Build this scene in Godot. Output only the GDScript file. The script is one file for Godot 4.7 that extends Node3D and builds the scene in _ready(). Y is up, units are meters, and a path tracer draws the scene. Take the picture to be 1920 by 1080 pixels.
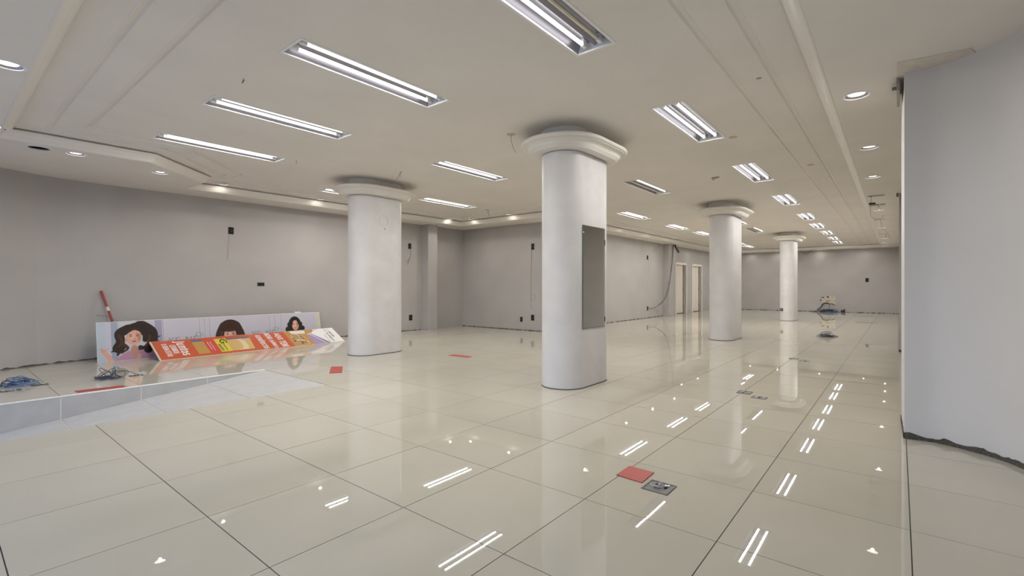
extends Node3D
# An emptied shop hall: glossy porcelain floor, stepped plaster ceiling with strip lamps, round-ended columns.

const TILE := 0.65
const SOFFIT := 2.65
const STEP1 := 2.765
const STEP2 := 2.782
const MAIN := 2.80
const DECK := 3.1
const LAMP_LIGHT := 1.26
const SPOT_LIGHT := 0.11
const TRAY_SPOT_LIGHT := 0.30

var mats := {}
var names := {}
var rng := RandomNumberGenerator.new()

# ------------------------------------------------------------------ mesh builder
class MB:
	var v := PackedVector3Array()
	var n := PackedVector3Array()
	var uv := PackedVector2Array()

	func tri(a: Vector3, b: Vector3, c: Vector3, na: Vector3, nb: Vector3, nc: Vector3, ua := Vector2.ZERO, ub := Vector2.ZERO, uc := Vector2.ZERO) -> void:
		if (a - c).cross(a - b).dot(na + nb + nc) < 0.0:
			v.append_array([a, c, b]); n.append_array([na, nc, nb]); uv.append_array([ua, uc, ub])
		else:
			v.append_array([a, b, c]); n.append_array([na, nb, nc]); uv.append_array([ua, ub, uc])

	func quad(a: Vector3, b: Vector3, c: Vector3, d: Vector3, m: Vector3) -> void:
		tri(a, b, c, m, m, m, Vector2(0, 1), Vector2(1, 1), Vector2(1, 0))
		tri(a, c, d, m, m, m, Vector2(0, 1), Vector2(1, 0), Vector2(0, 0))

	func quads(a: Vector3, b: Vector3, c: Vector3, d: Vector3, na: Vector3, nb: Vector3, nc: Vector3, nd: Vector3) -> void:
		tri(a, b, c, na, nb, nc)
		tri(a, c, d, na, nc, nd)

	func box(c: Vector3, s: Vector3, bevel := 0.0, B := Basis()) -> void:
		var h := s / 2.0
		var e: float = minf(bevel, minf(h.x, minf(h.y, h.z)) * 0.9)
		for ax in 3:
			for sg in [-1.0, 1.0]:
				var m := Vector3.ZERO; m[ax] = sg
				var p := []
				for q in [[-1, -1], [1, -1], [1, 1], [-1, 1]]:
					var w := Vector3.ZERO
					w[ax] = sg * h[ax]
					w[(ax + 1) % 3] = q[0] * (h[(ax + 1) % 3] - e)
					w[(ax + 2) % 3] = q[1] * (h[(ax + 2) % 3] - e)
					p.append(c + B * w)
				quad(p[0], p[1], p[2], p[3], B * m)
		if e <= 0.0:
			return
		for ax in 3:
			var i := (ax + 1) % 3
			var j := (ax + 2) % 3
			for s1 in [-1.0, 1.0]:
				for s2 in [-1.0, 1.0]:
					var m := Vector3.ZERO; m[i] = s1; m[j] = s2
					var p := []
					for q in [[-1, 0], [1, 0], [1, 1], [-1, 1]]:
						var w := Vector3.ZERO
						w[ax] = q[0] * (h[ax] - e)
						w[i] = s1 * (h[i] - (e if q[1] else 0.0))
						w[j] = s2 * (h[j] - (0.0 if q[1] else e))
						p.append(c + B * w)
					quad(p[0], p[1], p[2], p[3], (B * m).normalized())
		for s1 in [-1.0, 1.0]:
			for s2 in [-1.0, 1.0]:
				for s3 in [-1.0, 1.0]:
					var k := Vector3(s1, s2, s3)
					var a := c + B * (k * Vector3(h.x, h.y - e, h.z - e))
					var b := c + B * (k * Vector3(h.x - e, h.y, h.z - e))
					var d := c + B * (k * Vector3(h.x - e, h.y - e, h.z))
					var m := (B * k).normalized()
					tri(a, b, d, m, m, m)

	func ring(a: Array, an: Array, b: Array, bn: Array, closed := true) -> void:
		for i in (a.size() if closed else a.size() - 1):
			var j := (i + 1) % a.size()
			quads(a[i], a[j], b[j], b[i], an[i], an[j], bn[j], bn[i])

	func tube(path: Array, r: float, sides := 6, r2 := -1.0) -> void:
		var last := []
		var lastn := []
		var side := Vector3.ZERO
		for i in path.size():
			var t: Vector3 = (path[mini(i + 1, path.size() - 1)] - path[maxi(i - 1, 0)]).normalized()
			if side == Vector3.ZERO:
				side = t.cross(Vector3.UP if absf(t.y) < 0.9 else Vector3.RIGHT).normalized()
			side = (side - t * side.dot(t)).normalized()
			var up := side.cross(t)
			var rr := r if r2 < 0.0 else lerpf(r, r2, float(i) / (path.size() - 1))
			var p := []
			var m := []
			for k in sides:
				var a := TAU * k / sides
				var d := side * cos(a) + up * sin(a)
				p.append(path[i] + d * rr)
				m.append(d)
			if i == 0 or i == path.size() - 1:
				var cn := -t if i == 0 else t
				for k in sides:
					tri(path[i], p[k], p[(k + 1) % sides], cn, cn, cn)
			if i > 0:
				ring(last, lastn, p, m)
			last = p
			lastn = m

	func lathe(c: Vector3, profile: Array, sides := 24) -> void:   # profile of (radius, height)
		for i in profile.size() - 1:
			var a: Vector2 = profile[i]
			var b: Vector2 = profile[i + 1]
			var d := (b - a).normalized()
			for k in sides:
				var t0 := TAU * k / sides
				var t1 := TAU * (k + 1) / sides
				var c0 := Vector3(cos(t0), 0, sin(t0))
				var c1 := Vector3(cos(t1), 0, sin(t1))
				var n0 := c0 * d.y - Vector3.UP * d.x
				var n1 := c1 * d.y - Vector3.UP * d.x
				quads(c + c0 * a.x + Vector3.UP * a.y, c + c1 * a.x + Vector3.UP * a.y, c + c1 * b.x + Vector3.UP * b.y, c + c0 * b.x + Vector3.UP * b.y, n0, n1, n1, n0)

	func disc(c: Vector3, r: float, up: Vector3, sides := 24) -> void:
		for k in sides:
			var t0 := TAU * k / sides
			var t1 := TAU * (k + 1) / sides
			tri(c, c + Vector3(cos(t0), 0, sin(t0)) * r, c + Vector3(cos(t1), 0, sin(t1)) * r, up, up, up)

	func prism(poly: PackedVector2Array, y0: float, y1: float, sides := true, caps := 3) -> void:   # poly in (x, z)
		var ix := Geometry2D.triangulate_polygon(poly)
		for i in range(0, ix.size(), 3):
			var a := poly[ix[i]]
			var b := poly[ix[i + 1]]
			var d := poly[ix[i + 2]]
			if caps & 1:
				tri(Vector3(a.x, y0, a.y), Vector3(b.x, y0, b.y), Vector3(d.x, y0, d.y), Vector3.DOWN, Vector3.DOWN, Vector3.DOWN)
			if caps & 2:
				tri(Vector3(a.x, y1, a.y), Vector3(b.x, y1, b.y), Vector3(d.x, y1, d.y), Vector3.UP, Vector3.UP, Vector3.UP)
		if not sides:
			return
		var turn := -1.0 if Geometry2D.is_polygon_clockwise(poly) else 1.0
		for i in poly.size():
			var a := poly[i]
			var b := poly[(i + 1) % poly.size()]
			var d := (b - a).normalized()
			var m := Vector3(d.y, 0, -d.x) * turn
			quad(Vector3(a.x, y0, a.y), Vector3(b.x, y0, b.y), Vector3(b.x, y1, b.y), Vector3(a.x, y1, a.y), m)

	func mesh() -> ArrayMesh:
		var a := []
		a.resize(Mesh.ARRAY_MAX)
		a[Mesh.ARRAY_VERTEX] = v
		a[Mesh.ARRAY_NORMAL] = n
		a[Mesh.ARRAY_TEX_UV] = uv
		var m := ArrayMesh.new()
		m.add_surface_from_arrays(Mesh.PRIMITIVE_TRIANGLES, a)
		return m

# ------------------------------------------------------------------ nodes
func numbered(called: String) -> String:
	var k: int = names.get(called, 0)
	names[called] = k + 1
	return called if k == 0 else "%s_%03d" % [called, k]

func under(parent: Node, called: String) -> String:   # the next free name for a part below its thing
	var key := "%d/%s" % [parent.get_instance_id(), called]
	var k: int = names.get(key, 0)
	names[key] = k + 1
	return called if k == 0 else "%s_%03d" % [called, k]

func part(parent: Node3D, called: String, m: MB, mat: Material, label := "") -> MeshInstance3D:
	var o := MeshInstance3D.new()
	o.mesh = m.mesh()
	o.material_override = mat
	o.name = called if parent == self else under(parent, called)
	if label:
		o.set_meta("label", label)
	parent.add_child(o, true)
	return o

func tag(o: Node3D, label: String, category: String, group := "") -> Node3D:
	o.set_meta("label", label)
	o.set_meta("category", category)
	if group:
		o.set_meta("group", group)
	return o

func thing(called: String, label: String, category: String, at := Vector3.ZERO, group := "") -> Node3D:
	var o := Node3D.new()
	o.name = numbered(called)
	add_child(o)
	o.position = at
	return tag(o, label, category, group)

func one(called: String, m: MB, mat: Material, label: String, category: String, at := Vector3.ZERO, group := "") -> MeshInstance3D:
	var o := part(self, numbered(called), m, mat)
	o.position = at
	tag(o, label, category, group)
	return o

func struct(called: String, m: MB, mat: Material, label := "") -> MeshInstance3D:
	var o := part(self, called, m, mat, label)
	o.set_meta("kind", "structure")
	return o

func copy(src: Node3D, at: Vector3, label: String) -> Node3D:
	var o: Node3D = src.duplicate()
	o.name = numbered(String(src.name).rstrip("0123456789_"))
	add_child(o)
	o.position = at
	o.set_meta("label", label)
	return o

# ------------------------------------------------------------------ materials
func srgb(r: float, g: float, b: float) -> Color:   # linear reflectance -> stored colour
	return Color(r, g, b).linear_to_srgb()

func mat(called: String, c: Color, rough := 0.6, metal := 0.0, spec := 0.5) -> StandardMaterial3D:
	var m := StandardMaterial3D.new()
	m.resource_name = called
	m.albedo_color = c
	m.roughness = rough
	m.metallic = metal
	m.metallic_specular = spec
	mats[called] = m
	return m

func noise_tex(seed_: int, freq: float, lo: Color, hi: Color, octaves := 4, side := 512, ntype := FastNoiseLite.TYPE_SIMPLEX_SMOOTH) -> NoiseTexture2D:
	var f := FastNoiseLite.new()
	f.seed = seed_
	f.frequency = freq
	f.noise_type = ntype
	f.fractal_octaves = octaves
	var g := Gradient.new()
	g.set_color(0, lo)
	g.set_color(1, hi)
	var t := NoiseTexture2D.new()
	t.width = side; t.height = side
	t.seamless = true
	t.noise = f
	t.color_ramp = g
	return t

func mottle(m: StandardMaterial3D, seed_: int, freq: float, lo: float, hi: float, scale_: float, world := true) -> void:
	m.albedo_texture = noise_tex(seed_, freq, Color(lo, lo, lo), Color(hi, hi, hi))
	m.uv1_triplanar = true
	m.uv1_world_triplanar = world
	m.uv1_scale = Vector3.ONE * scale_

func glow(called: String, c: Color, energy: float) -> StandardMaterial3D:
	var m := mat(called, Color(0.95, 0.95, 0.95), 0.4)
	m.emission_enabled = true
	m.emission = c
	m.emission_energy_multiplier = energy
	return m

func make_materials() -> void:
	mottle(mat("ceiling_paint", srgb(0.81, 0.765, 0.71), 0.7), 3, 0.006, 0.97, 1.0, 0.25)
	mottle(mat("moulding_paint", srgb(0.81, 0.765, 0.71), 0.32), 4, 0.006, 0.98, 1.0, 0.25)
	mottle(mat("wall_paint", srgb(0.465, 0.44, 0.425), 0.5), 5, 0.005, 0.95, 1.0, 0.3)
	mottle(mat("curved_wall_paint", srgb(0.71, 0.69, 0.68), 0.5), 6, 0.005, 0.97, 1.0, 0.3)
	mottle(mat("raw_plaster", srgb(0.66, 0.58, 0.48), 0.9), 7, 0.02, 0.85, 1.0, 1.0)
	mottle(mat("bare_plaster", srgb(0.76, 0.69, 0.60), 0.9), 17, 0.02, 0.92, 1.0, 1.0)
	mottle(mat("raw_mortar", srgb(0.20, 0.18, 0.155), 0.95), 8, 0.05, 0.4, 1.0, 3.0)
	mottle(mat("column_paint", srgb(0.72, 0.70, 0.695), 0.5), 9, 0.008, 0.93, 1.0, 0.5)
	mottle(mat("capital_paint", srgb(0.82, 0.785, 0.73), 0.45), 10, 0.01, 0.96, 1.0, 0.5)
	for k in 4:
		var q: float = [1.0, 0.975, 1.015, 0.99][k]
		var t := mat("porcelain_%d" % k, srgb(0.55 * q, 0.515 * q, 0.435 * q), 0.008, 0.0, 0.5)
		t.albedo_texture = mats.get("porcelain_0").albedo_texture if k else noise_tex(11, 0.004, Color(0.955, 0.955, 0.945), Color(1, 1, 1), 3)
		t.uv1_triplanar = true
		t.uv1_world_triplanar = true
		t.uv1_scale = Vector3.ONE * 0.3
	mat("grout", srgb(0.045, 0.043, 0.045), 0.9)
	mottle(mat("ramp_tile", srgb(0.53, 0.52, 0.51), 0.3), 12, 0.012, 0.94, 1.0, 0.8)
	mat("ramp_grout", srgb(0.80, 0.74, 0.69), 0.9)
	mat("white_strip", srgb(0.84, 0.83, 0.81), 0.5)
	mat("steel_white", srgb(0.82, 0.82, 0.82), 0.35)
	mat("aluminium", srgb(0.36, 0.35, 0.39), 0.33, 0.85)
	mat("lamp_end", srgb(0.86, 0.86, 0.86), 0.5)
	glow("tube_glow", Color(1.0, 0.99, 0.975), 2.6)
	glow("spot_glow", Color(1.0, 0.975, 0.93), 5.0)
	mat("tube_dead", srgb(0.70, 0.66, 0.50), 0.3)
	mat("dark_void", srgb(0.012, 0.011, 0.01), 0.9)
	mat("black_plastic", srgb(0.018, 0.018, 0.02), 0.45)
	mat("junction_plastic", srgb(0.05, 0.05, 0.045), 0.5)
	mat("blue_wire", srgb(0.075, 0.14, 0.30), 0.4)
	mat("pale_blue_wire", srgb(0.22, 0.33, 0.50), 0.4)
	mat("navy_wire", srgb(0.03, 0.045, 0.09), 0.4)
	mat("grey_wire", srgb(0.30, 0.28, 0.25), 0.5)
	mat("dark_wire", srgb(0.10, 0.09, 0.08), 0.5)
	mat("white_wire", srgb(0.60, 0.56, 0.50), 0.5)
	mottle(mat("red_plate", srgb(0.52, 0.065, 0.045), 0.45), 14, 0.03, 0.8, 1.0, 4.0)
	mottle(mat("zinc", srgb(0.26, 0.255, 0.25), 0.45, 0.5), 15, 0.05, 0.6, 1.0, 6.0)
	mat("red_paint", srgb(0.34, 0.045, 0.035), 0.45)
	mat("sticker", srgb(0.75, 0.68, 0.60), 0.7)
	mat("board_edge", srgb(0.72, 0.62, 0.50), 0.8)
	mottle(mat("beige_board", srgb(0.68, 0.64, 0.53), 0.7), 16, 0.02, 0.92, 1.0, 1.0)
	mat("door_paint", srgb(0.72, 0.66, 0.58), 0.5)
	mat("frame_paint", srgb(0.86, 0.82, 0.74), 0.4)
	mat("hinge_steel", srgb(0.16, 0.15, 0.14), 0.5, 0.5)
	mat("sky_frame", srgb(0.3, 0.3, 0.3), 0.4, 0.6)
	mat("pavement", srgb(0.35, 0.34, 0.33), 0.9)
	var g := mat("pane", Color(0.95, 0.98, 0.97, 0.06), 0.02)
	g.transparency = BaseMaterial3D.TRANSPARENCY_ALPHA
	mat("mirror_face", srgb(0.93, 0.945, 0.90), 0.03, 1.0)
	mat("mirror_edge", srgb(0.10, 0.16, 0.15), 0.2)
	mat("orange_print", srgb(0.54, 0.10, 0.035), 0.22)
	mat("crimson_print", srgb(0.60, 0.07, 0.05), 0.28)
	mat("gold_print", srgb(0.50, 0.27, 0.075), 0.3)
	mat("pale_gold_print", srgb(0.62, 0.40, 0.16), 0.3)
	mat("cream_print", srgb(0.70, 0.58, 0.36), 0.3)
	mat("yellow_print", srgb(0.66, 0.56, 0.06), 0.3)
	mat("blue_print", srgb(0.10, 0.12, 0.24), 0.3)
	mat("violet_print", srgb(0.36, 0.27, 0.50), 0.3)
	mat("grey_print", srgb(0.20, 0.19, 0.22), 0.3)
	mat("white_print", srgb(0.82, 0.80, 0.80), 0.3)
	mat("ink", srgb(0.03, 0.035, 0.06), 0.4)
	mat("olive_ink", srgb(0.06, 0.07, 0.015), 0.4)
	mat("grey_ink", srgb(0.20, 0.22, 0.26), 0.4)
	mat("red_ink", srgb(0.5, 0.08, 0.07), 0.4)

# ------------------------------------------------------------------ plan helpers
func poly(a: Array) -> PackedVector2Array:
	var p := PackedVector2Array()
	for i in range(0, a.size(), 2):
		p.append(Vector2(a[i], a[i + 1]))
	return p

func rect(x0: float, z0: float, x1: float, z1: float) -> PackedVector2Array:
	return poly([x0, z0, x1, z0, x1, z1, x0, z1])

func circle(x: float, z: float, r: float, sides := 20) -> PackedVector2Array:
	var p := PackedVector2Array()
	for k in sides:
		p.append(Vector2(x + r * cos(TAU * (k + 0.5) / sides), z + r * sin(TAU * (k + 0.5) / sides)))
	return p

func minus(outline: PackedVector2Array, holes: Array) -> Array:   # simple polygons covering outline less the holes
	var cuts := [100.0, -100.0]
	for h in holes:
		var mid := 0.0
		for q in h:
			mid += q.y
		cuts.append(mid / h.size())
	cuts.sort()
	var out := []
	for k in cuts.size() - 1:
		if cuts[k + 1] - cuts[k] < 1e-4:
			continue
		var some: Array = []
		some.append_array(Geometry2D.intersect_polygons(outline, rect(-60, cuts[k], 60, cuts[k + 1])))
		for h in holes:
			var next := []
			for s in some:
				next.append_array(Geometry2D.clip_polygons(s, h))
			some = next
		out.append_array(some)
	return out

func room() -> PackedVector2Array:
	return poly([-7.9, 2.0, -9.1, -0.6, -9.4, -1.25, -9.4, -9.4, -6.75, -9.4, -6.75, -24.4, 0.0, -24.4, 0.0, -10.25, 1.5, -10.25, 1.5, 2.0])

const RAMP := [-6.5, -2.82, -4.95, 2.0]   # x0, z0, x1, z1
const RAMP_FALL := 0.1146

# ------------------------------------------------------------------ setting
func build_floor() -> void:
	var hole := rect(RAMP[0], RAMP[1], RAMP[2], RAMP[3] + 0.5)
	var wide := rect(-9.9, -24.9, 1.7, 2.3)
	var bed := MB.new()
	for p in Geometry2D.clip_polygons(wide, hole):
		bed.prism(p, -0.2, -0.0022)
	var fl := struct("floor", bed, mats.grout, "beige polished porcelain floor with thin dark joints")
	var whole := MB.new()
	var g := 0.0021
	whole.prism(rect(g - TILE / 2, g - TILE / 2, TILE / 2 - g, TILE / 2 - g), -0.011, 0.0)
	var whole_mesh := whole.mesh()
	var inside := room()
	var cells := []
	var eye := Vector2(sin(deg_to_rad(39.1)), cos(deg_to_rad(39.1)))
	for i in range(-16, 4):
		for j in range(-4, 39):
			var x0 := 0.04 + TILE * (i - 1)
			var z1 := -(0.197 + TILE * j)
			var r := rect(x0 + g, z1 - TILE + g, x0 + TILE - g, z1 - g)
			var c := Vector2(x0 + TILE / 2, z1 - TILE / 2)
			var f := -c.x * eye.x - c.y * eye.y
			var s := c.x * eye.y - c.y * eye.x
			var seen := f > 0.7 and absf(s) < f * 1.09 + 0.5 and f < 40.0
			for a in Geometry2D.intersect_polygons(r, inside):
				for b in Geometry2D.clip_polygons(a, hole):
					if b.size() >= 3:
						cells.append([f if seen else 1000.0 + f, c, b, absf(area(b)) > (TILE - 2 * g) * (TILE - 2 * g) - 1e-4])
	cells.sort_custom(func(a, b): return a[0] < b[0])
	var rest := MB.new()
	var count := 0
	for q in cells:
		var c: Vector2 = q[1]
		if count < 300 and q[0] < 900.0:
			var o := MeshInstance3D.new()
			if q[3]:
				o.mesh = whole_mesh
			else:
				var m := MB.new()
				var local := PackedVector2Array()
				for p in q[2]:
					local.append(p - c)
				m.prism(local, -0.011, 0.0)
				o.mesh = m.mesh()
			o.material_override = mats["porcelain_%d" % (rng.randi() % 4)]
			o.name = under(fl, "tile")
			fl.add_child(o, true)
			o.position = Vector3(c.x, 0, c.y)
			o.rotation = Vector3(rng.randfn(0, 0.0005), 0, rng.randfn(0, 0.0005))
			count += 1
		else:
			rest.prism(q[2], -0.011, 0.0)
	var far := part(fl, "far_tiles", rest, mats.porcelain_0)
	far.set_meta("kind", "stuff")

func area(p: PackedVector2Array) -> float:
	var s := 0.0
	for i in p.size():
		s += p[i].cross(p[(i + 1) % p.size()])
	return s / 2.0

func build_ramp() -> void:
	var x0: float = RAMP[0]; var x1: float = RAMP[2]; var z0: float = RAMP[1]; var z1: float = RAMP[3]
	var m := MB.new()
	var tilt := Basis(Vector3.RIGHT, atan(RAMP_FALL))
	var mid := (z0 + z1) / 2.0
	var depth := -RAMP_FALL * (mid - z0)
	var long := (z1 - z0 + 0.6) / cos(atan(RAMP_FALL))
	m.box(Vector3((x0 + x1) / 2, depth - 0.1065 - 0.3 * RAMP_FALL, mid + 0.3), Vector3(x1 - x0 + 0.1, 0.2, long), 0.0, tilt)
	for s in [x0, x1]:      # side walls of the cut
		m.box(Vector3(s + (0.06 if s == x1 else -0.075), -0.4, mid + 0.15), Vector3(0.12, 0.79, z1 - z0 + 0.3))
	m.box(Vector3((x0 + x1) / 2, -0.2, z0 - 0.06), Vector3(x1 - x0, 0.39, 0.1))
	m.box(Vector3(x0 - 0.004, -0.31, mid + 0.15), Vector3(0.013, 0.594, z1 - z0 + 0.3))
	var r := struct("floor_ramp", m, mats.ramp_grout, "pale grey tiled ramp sunk into the beige floor")
	var edges := [z0]
	for k in 9:
		var z := -(0.2 + TILE * 3) + TILE * k
		if z > z0 + 0.05 and z < z1 + 0.3:
			edges.append(z)
	edges.append(z1 + 0.4)
	for k in edges.size() - 1:
		var a: float = edges[k]
		var b: float = edges[k + 1]
		var t := MB.new()
		var cz := (a + b) / 2
		t.box(Vector3.ZERO, Vector3(x1 - x0 - 0.014, 0.012, (b - a - 0.008) / cos(atan(RAMP_FALL))), 0.001)
		var o := part(r, "tile", t, mats.ramp_tile)
		o.position = Vector3((x0 + x1) / 2, -RAMP_FALL * (cz - z0) - 0.007, cz)
		o.basis = tilt
		var w := MB.new()     # facing tile of the far cheek: a trapezium from floor level down to the ramp
		var pts := [Vector3(0, -0.012, a + 0.004), Vector3(0, -0.012, b - 0.004), Vector3(0, -0.004 - RAMP_FALL * (b - z0), b - 0.004), Vector3(0, -0.004 - RAMP_FALL * (a - z0), a + 0.004)]
		if k == 0:
			pts[3] = Vector3(0, -0.0125, a + 0.03)
		var out := Vector3(0.012, 0, 0)
		w.quad(pts[0] + out, pts[1] + out, pts[2] + out, pts[3] + out, Vector3.RIGHT)
		for q in 4:
			var e: Vector3 = (pts[(q + 1) % 4] - pts[q]).normalized()
			w.quad(pts[q], pts[(q + 1) % 4], pts[(q + 1) % 4] + out, pts[q] + out, Vector3.RIGHT.cross(e))
		var f := part(r, "facing_tile", w, mats.ramp_tile)
		f.position.x = x0 - 0.008
	var lip := MB.new()
	lip.box(Vector3(x0 + 0.001, -0.004, (z0 + z1) / 2), Vector3(0.016, 0.014, z1 - z0), 0.002)
	part(r, "edge_strip", lip, mats.white_strip, "white edge strip along the top of the ramp cheek")

func wall(called: String, a: Array, m := "wall_paint", y0 := -0.2, y1 := DECK, label := "") -> MeshInstance3D:
	var w := MB.new()
	w.prism(poly(a), y0, y1)
	return struct(called, w, mats[m], label)

func ragged(called: String, path: Array, top: float, wild: float, sd: int, thick := 0.006) -> void:   # strip of raw mortar where a skirting was torn off
	rng.seed = sd
	var m := MB.new()
	var f := FastNoiseLite.new()
	f.seed = sd
	f.frequency = 6.0
	var run := 0.0
	for i in path.size() - 1:
		var a: Vector2 = path[i]
		var b: Vector2 = path[i + 1]
		var d := (b - a).normalized()
		var out := Vector2(d.y, -d.x) * thick
		var steps := maxi(1, int((b - a).length() / 0.025))
		for k in steps:
			var p := a.lerp(b, float(k) / steps)
			var q := a.lerp(b, float(k + 1) / steps)
			var h0: float = maxf(0.003, top + wild * f.get_noise_1d(run) * 2.0)
			run += (q - p).length()
			var h1: float = maxf(0.003, top + wild * f.get_noise_1d(run) * 2.0)
			var n3 := Vector3(out.x, 0, out.y).normalized()
			var pa := Vector3(p.x + out.x, 0, p.y + out.y); var qa := Vector3(q.x + out.x, 0, q.y + out.y)
			var pb := Vector3(p.x, 0, p.y); var qb := Vector3(q.x, 0, q.y)
			m.quad(pa, qa, qa + Vector3.UP * h1, pa + Vector3.UP * h0, n3)
			m.quad(pa + Vector3.UP * h0, qa + Vector3.UP * h1, qb + Vector3.UP * h1, pb + Vector3.UP * h0, Vector3.UP)
	struct(called, m, mats.raw_mortar, "torn line of raw mortar where the skirting was removed")

func curve_points() -> Array:
	var c := Curve2D.new()
	var p := poly([0.03, -4.46, 0.2, -4.475, 0.36, -4.40, 0.49, -4.30, 0.585, -4.16, 0.65, -3.95, 0.69, -3.6])
	for i in p.size():
		var t := (p[mini(i + 1, p.size() - 1)] - p[maxi(i - 1, 0)]) / 6.0
		c.add_point(p[i], -t, t)
	c.bake_interval = 0.03
	var out := []
	for q in c.get_baked_points():
		out.append(q)
	return out

func build_walls() -> void:
	wall("wall_left", [-9.4, -9.55, -9.4, -1.7, -9.39, -1.45, -9.35, -1.2, -9.28, -0.97, -9.17, -0.75, -7.9, 2.0, -8.05, 2.0, -9.33, -0.65, -9.55, -1.3, -9.56, -1.7, -9.56, -9.55], "wall_paint", -0.2, DECK, "long grey painted wall behind the leaning sign boards")
	wall("wall_return", [-9.4, -9.4, -6.75, -9.4, -6.75, -9.55, -9.4, -9.55], "wall_paint", -0.2, DECK, "grey return wall with two open socket boxes")
	wall("wall_far", [-6.9, -24.4, 0.15, -24.4, 0.15, -24.55, -6.9, -24.55], "wall_paint", -0.2, DECK, "grey end wall of the hall")
	wall("wall_right", [0.0, -24.4, 0.0, -10.25, 1.65, -10.25, 1.65, -5.1, 1.5, -5.1, 1.5, -10.1, 0.15, -10.1, 0.15, -10.25, 0.15, -24.4], "wall_paint")
	# wall with the two doors: four blocks round the openings
	var m := MB.new()
	var z := [-9.55, -18.52, -19.5, -20.42, -21.44, -24.5]
	for k in [0, 2, 4]:
		m.box(Vector3(-6.825, (DECK - 0.2) / 2, (z[k] + z[k + 1]) / 2), Vector3(0.15, DECK + 0.2, z[k] - z[k + 1]))
	for k in [1, 3]:
		m.box(Vector3(-6.825, (1.98 + DECK) / 2, (z[k] + z[k + 1]) / 2), Vector3(0.15, DECK - 1.98, z[k] - z[k + 1]))
	struct("wall_doors", m, mats.wall_paint, "grey wall with two narrow white doors")
	var back := MB.new()
	back.box(Vector3(-8.2, 1.4, -20), Vector3(0.1, 3.2, 5)); back.box(Vector3(-7.5, 1.4, -17.6), Vector3(1.4, 3.2, 0.1)); back.box(Vector3(-7.5, 1.4, -22.4), Vector3(1.4, 3.2, 0.1))
	back.box(Vector3(-7.5, -0.06, -20), Vector3(1.4, 0.1, 5)); back.box(Vector3(-7.5, 2.7, -20), Vector3(1.4, 0.1, 5))
	struct("wall_closet", back, mats.wall_paint)
	var pil := MB.new()
	pil.box(Vector3(-9.27, SOFFIT / 2, -8.072), Vector3(0.27, SOFFIT, 0.30), 0.004)
	struct("trim_1", pil, mats.wall_paint, "slim grey pilaster near the corner of the left wall")
	pil = MB.new()
	pil.box(Vector3(-6.65, SOFFIT / 2, -17.44), Vector3(0.2, SOFFIT, 0.53), 0.004)
	struct("trim_2", pil, mats.wall_paint, "grey pilaster with black cables beside the doors")
	# the curved wall by the entrance
	var cp := [0.015, -5.1]
	for q in curve_points():
		cp.append(q.x); cp.append(q.y)
	cp.append_array([0.69, 2.15, 1.65, 2.15, 1.65, -5.1])
	wall("wall_curved", cp, "curved_wall_paint", -0.2, DECK, "smooth pale grey wall that curves away at the right")
	# street front behind the camera
	m = MB.new()
	m.box(Vector3(-3.6, 2.75, 2.08), Vector3(9.6, 0.7, 0.16))
	for x in [-8.05, -6.6, -4.85, -2.2]:
		m.box(Vector3(x, 1.1, 2.08), Vector3(0.2, 2.6, 0.16))
	struct("wall_front", m, mats.wall_paint)
	var spans := [[-7.95, -6.7], [-4.75, -2.3], [-2.1, 0.69]]
	for k in 3:
		var a: float = spans[k][0]
		var b: float = spans[k][1]
		var f := MB.new()
		for y in [0.05, 2.35]:
			f.box(Vector3((a + b) / 2, y, 2.08), Vector3(b - a, 0.1, 0.08))
		for x in [a + 0.03, b - 0.03]:
			f.box(Vector3(x, 1.2, 2.08), Vector3(0.06, 2.2, 0.08))
		var w := struct("window_%d" % (k + 1), f, mats.sky_frame)
		var p := MB.new()
		p.quad(Vector3(a + 0.06, 0.1, 2.08), Vector3(b - 0.06, 0.1, 2.08), Vector3(b - 0.06, 2.3, 2.08), Vector3(a + 0.06, 2.3, 2.08), Vector3(0, 0, -1))
		part(w, "pane", p, mats.pane)
	m = MB.new()
	m.box(Vector3(-3.6, -0.75, 9.3), Vector3(30, 0.2, 14))
	struct("ground", m, mats.pavement)
	# raw mortar lines left by the skirting
	var cv := []
	for q in curve_points():
		cv.append(q)
	cv.reverse()
	cv.append(Vector2(0.015, -5.05))
	var cv2 := [Vector2(0.69, -1.0)]
	cv2.append_array(cv)
	ragged("baseboard_curved", cv2, 0.030, 0.016, 21)
	ragged("baseboard_left", [Vector2(-9.4, -7.9), Vector2(-9.4, -1.7), Vector2(-9.39, -1.45), Vector2(-9.35, -1.2), Vector2(-9.28, -0.97), Vector2(-9.17, -0.75), Vector2(-9.0, -0.38)], 0.012, 0.014, 22)
	ragged("baseboard_return", [Vector2(-6.75, -9.4), Vector2(-9.4, -9.4)], 0.014, 0.010, 23)
	ragged("baseboard_doors", [Vector2(-6.75, -17.1), Vector2(-6.75, -9.4)], 0.012, 0.014, 24)
	ragged("baseboard_far", [Vector2(0.0, -24.4), Vector2(-6.75, -24.4)], 0.012, 0.016, 25)
	ragged("baseboard_right", [Vector2(1.4, -10.25), Vector2(0.0, -10.25), Vector2(0.0, -24.4)], 0.03, 0.012, 26)

func tray() -> PackedVector2Array:    # inner edge of the lowered border, at the soffit's lower face
	return poly([-0.415, -0.47, -7.30, -0.47, -7.30, -1.78, -8.12, -2.62, -8.80, -2.62, -8.80, -8.74, -6.27, -8.74, -6.27, -23.75, -0.51, -23.75])

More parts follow.
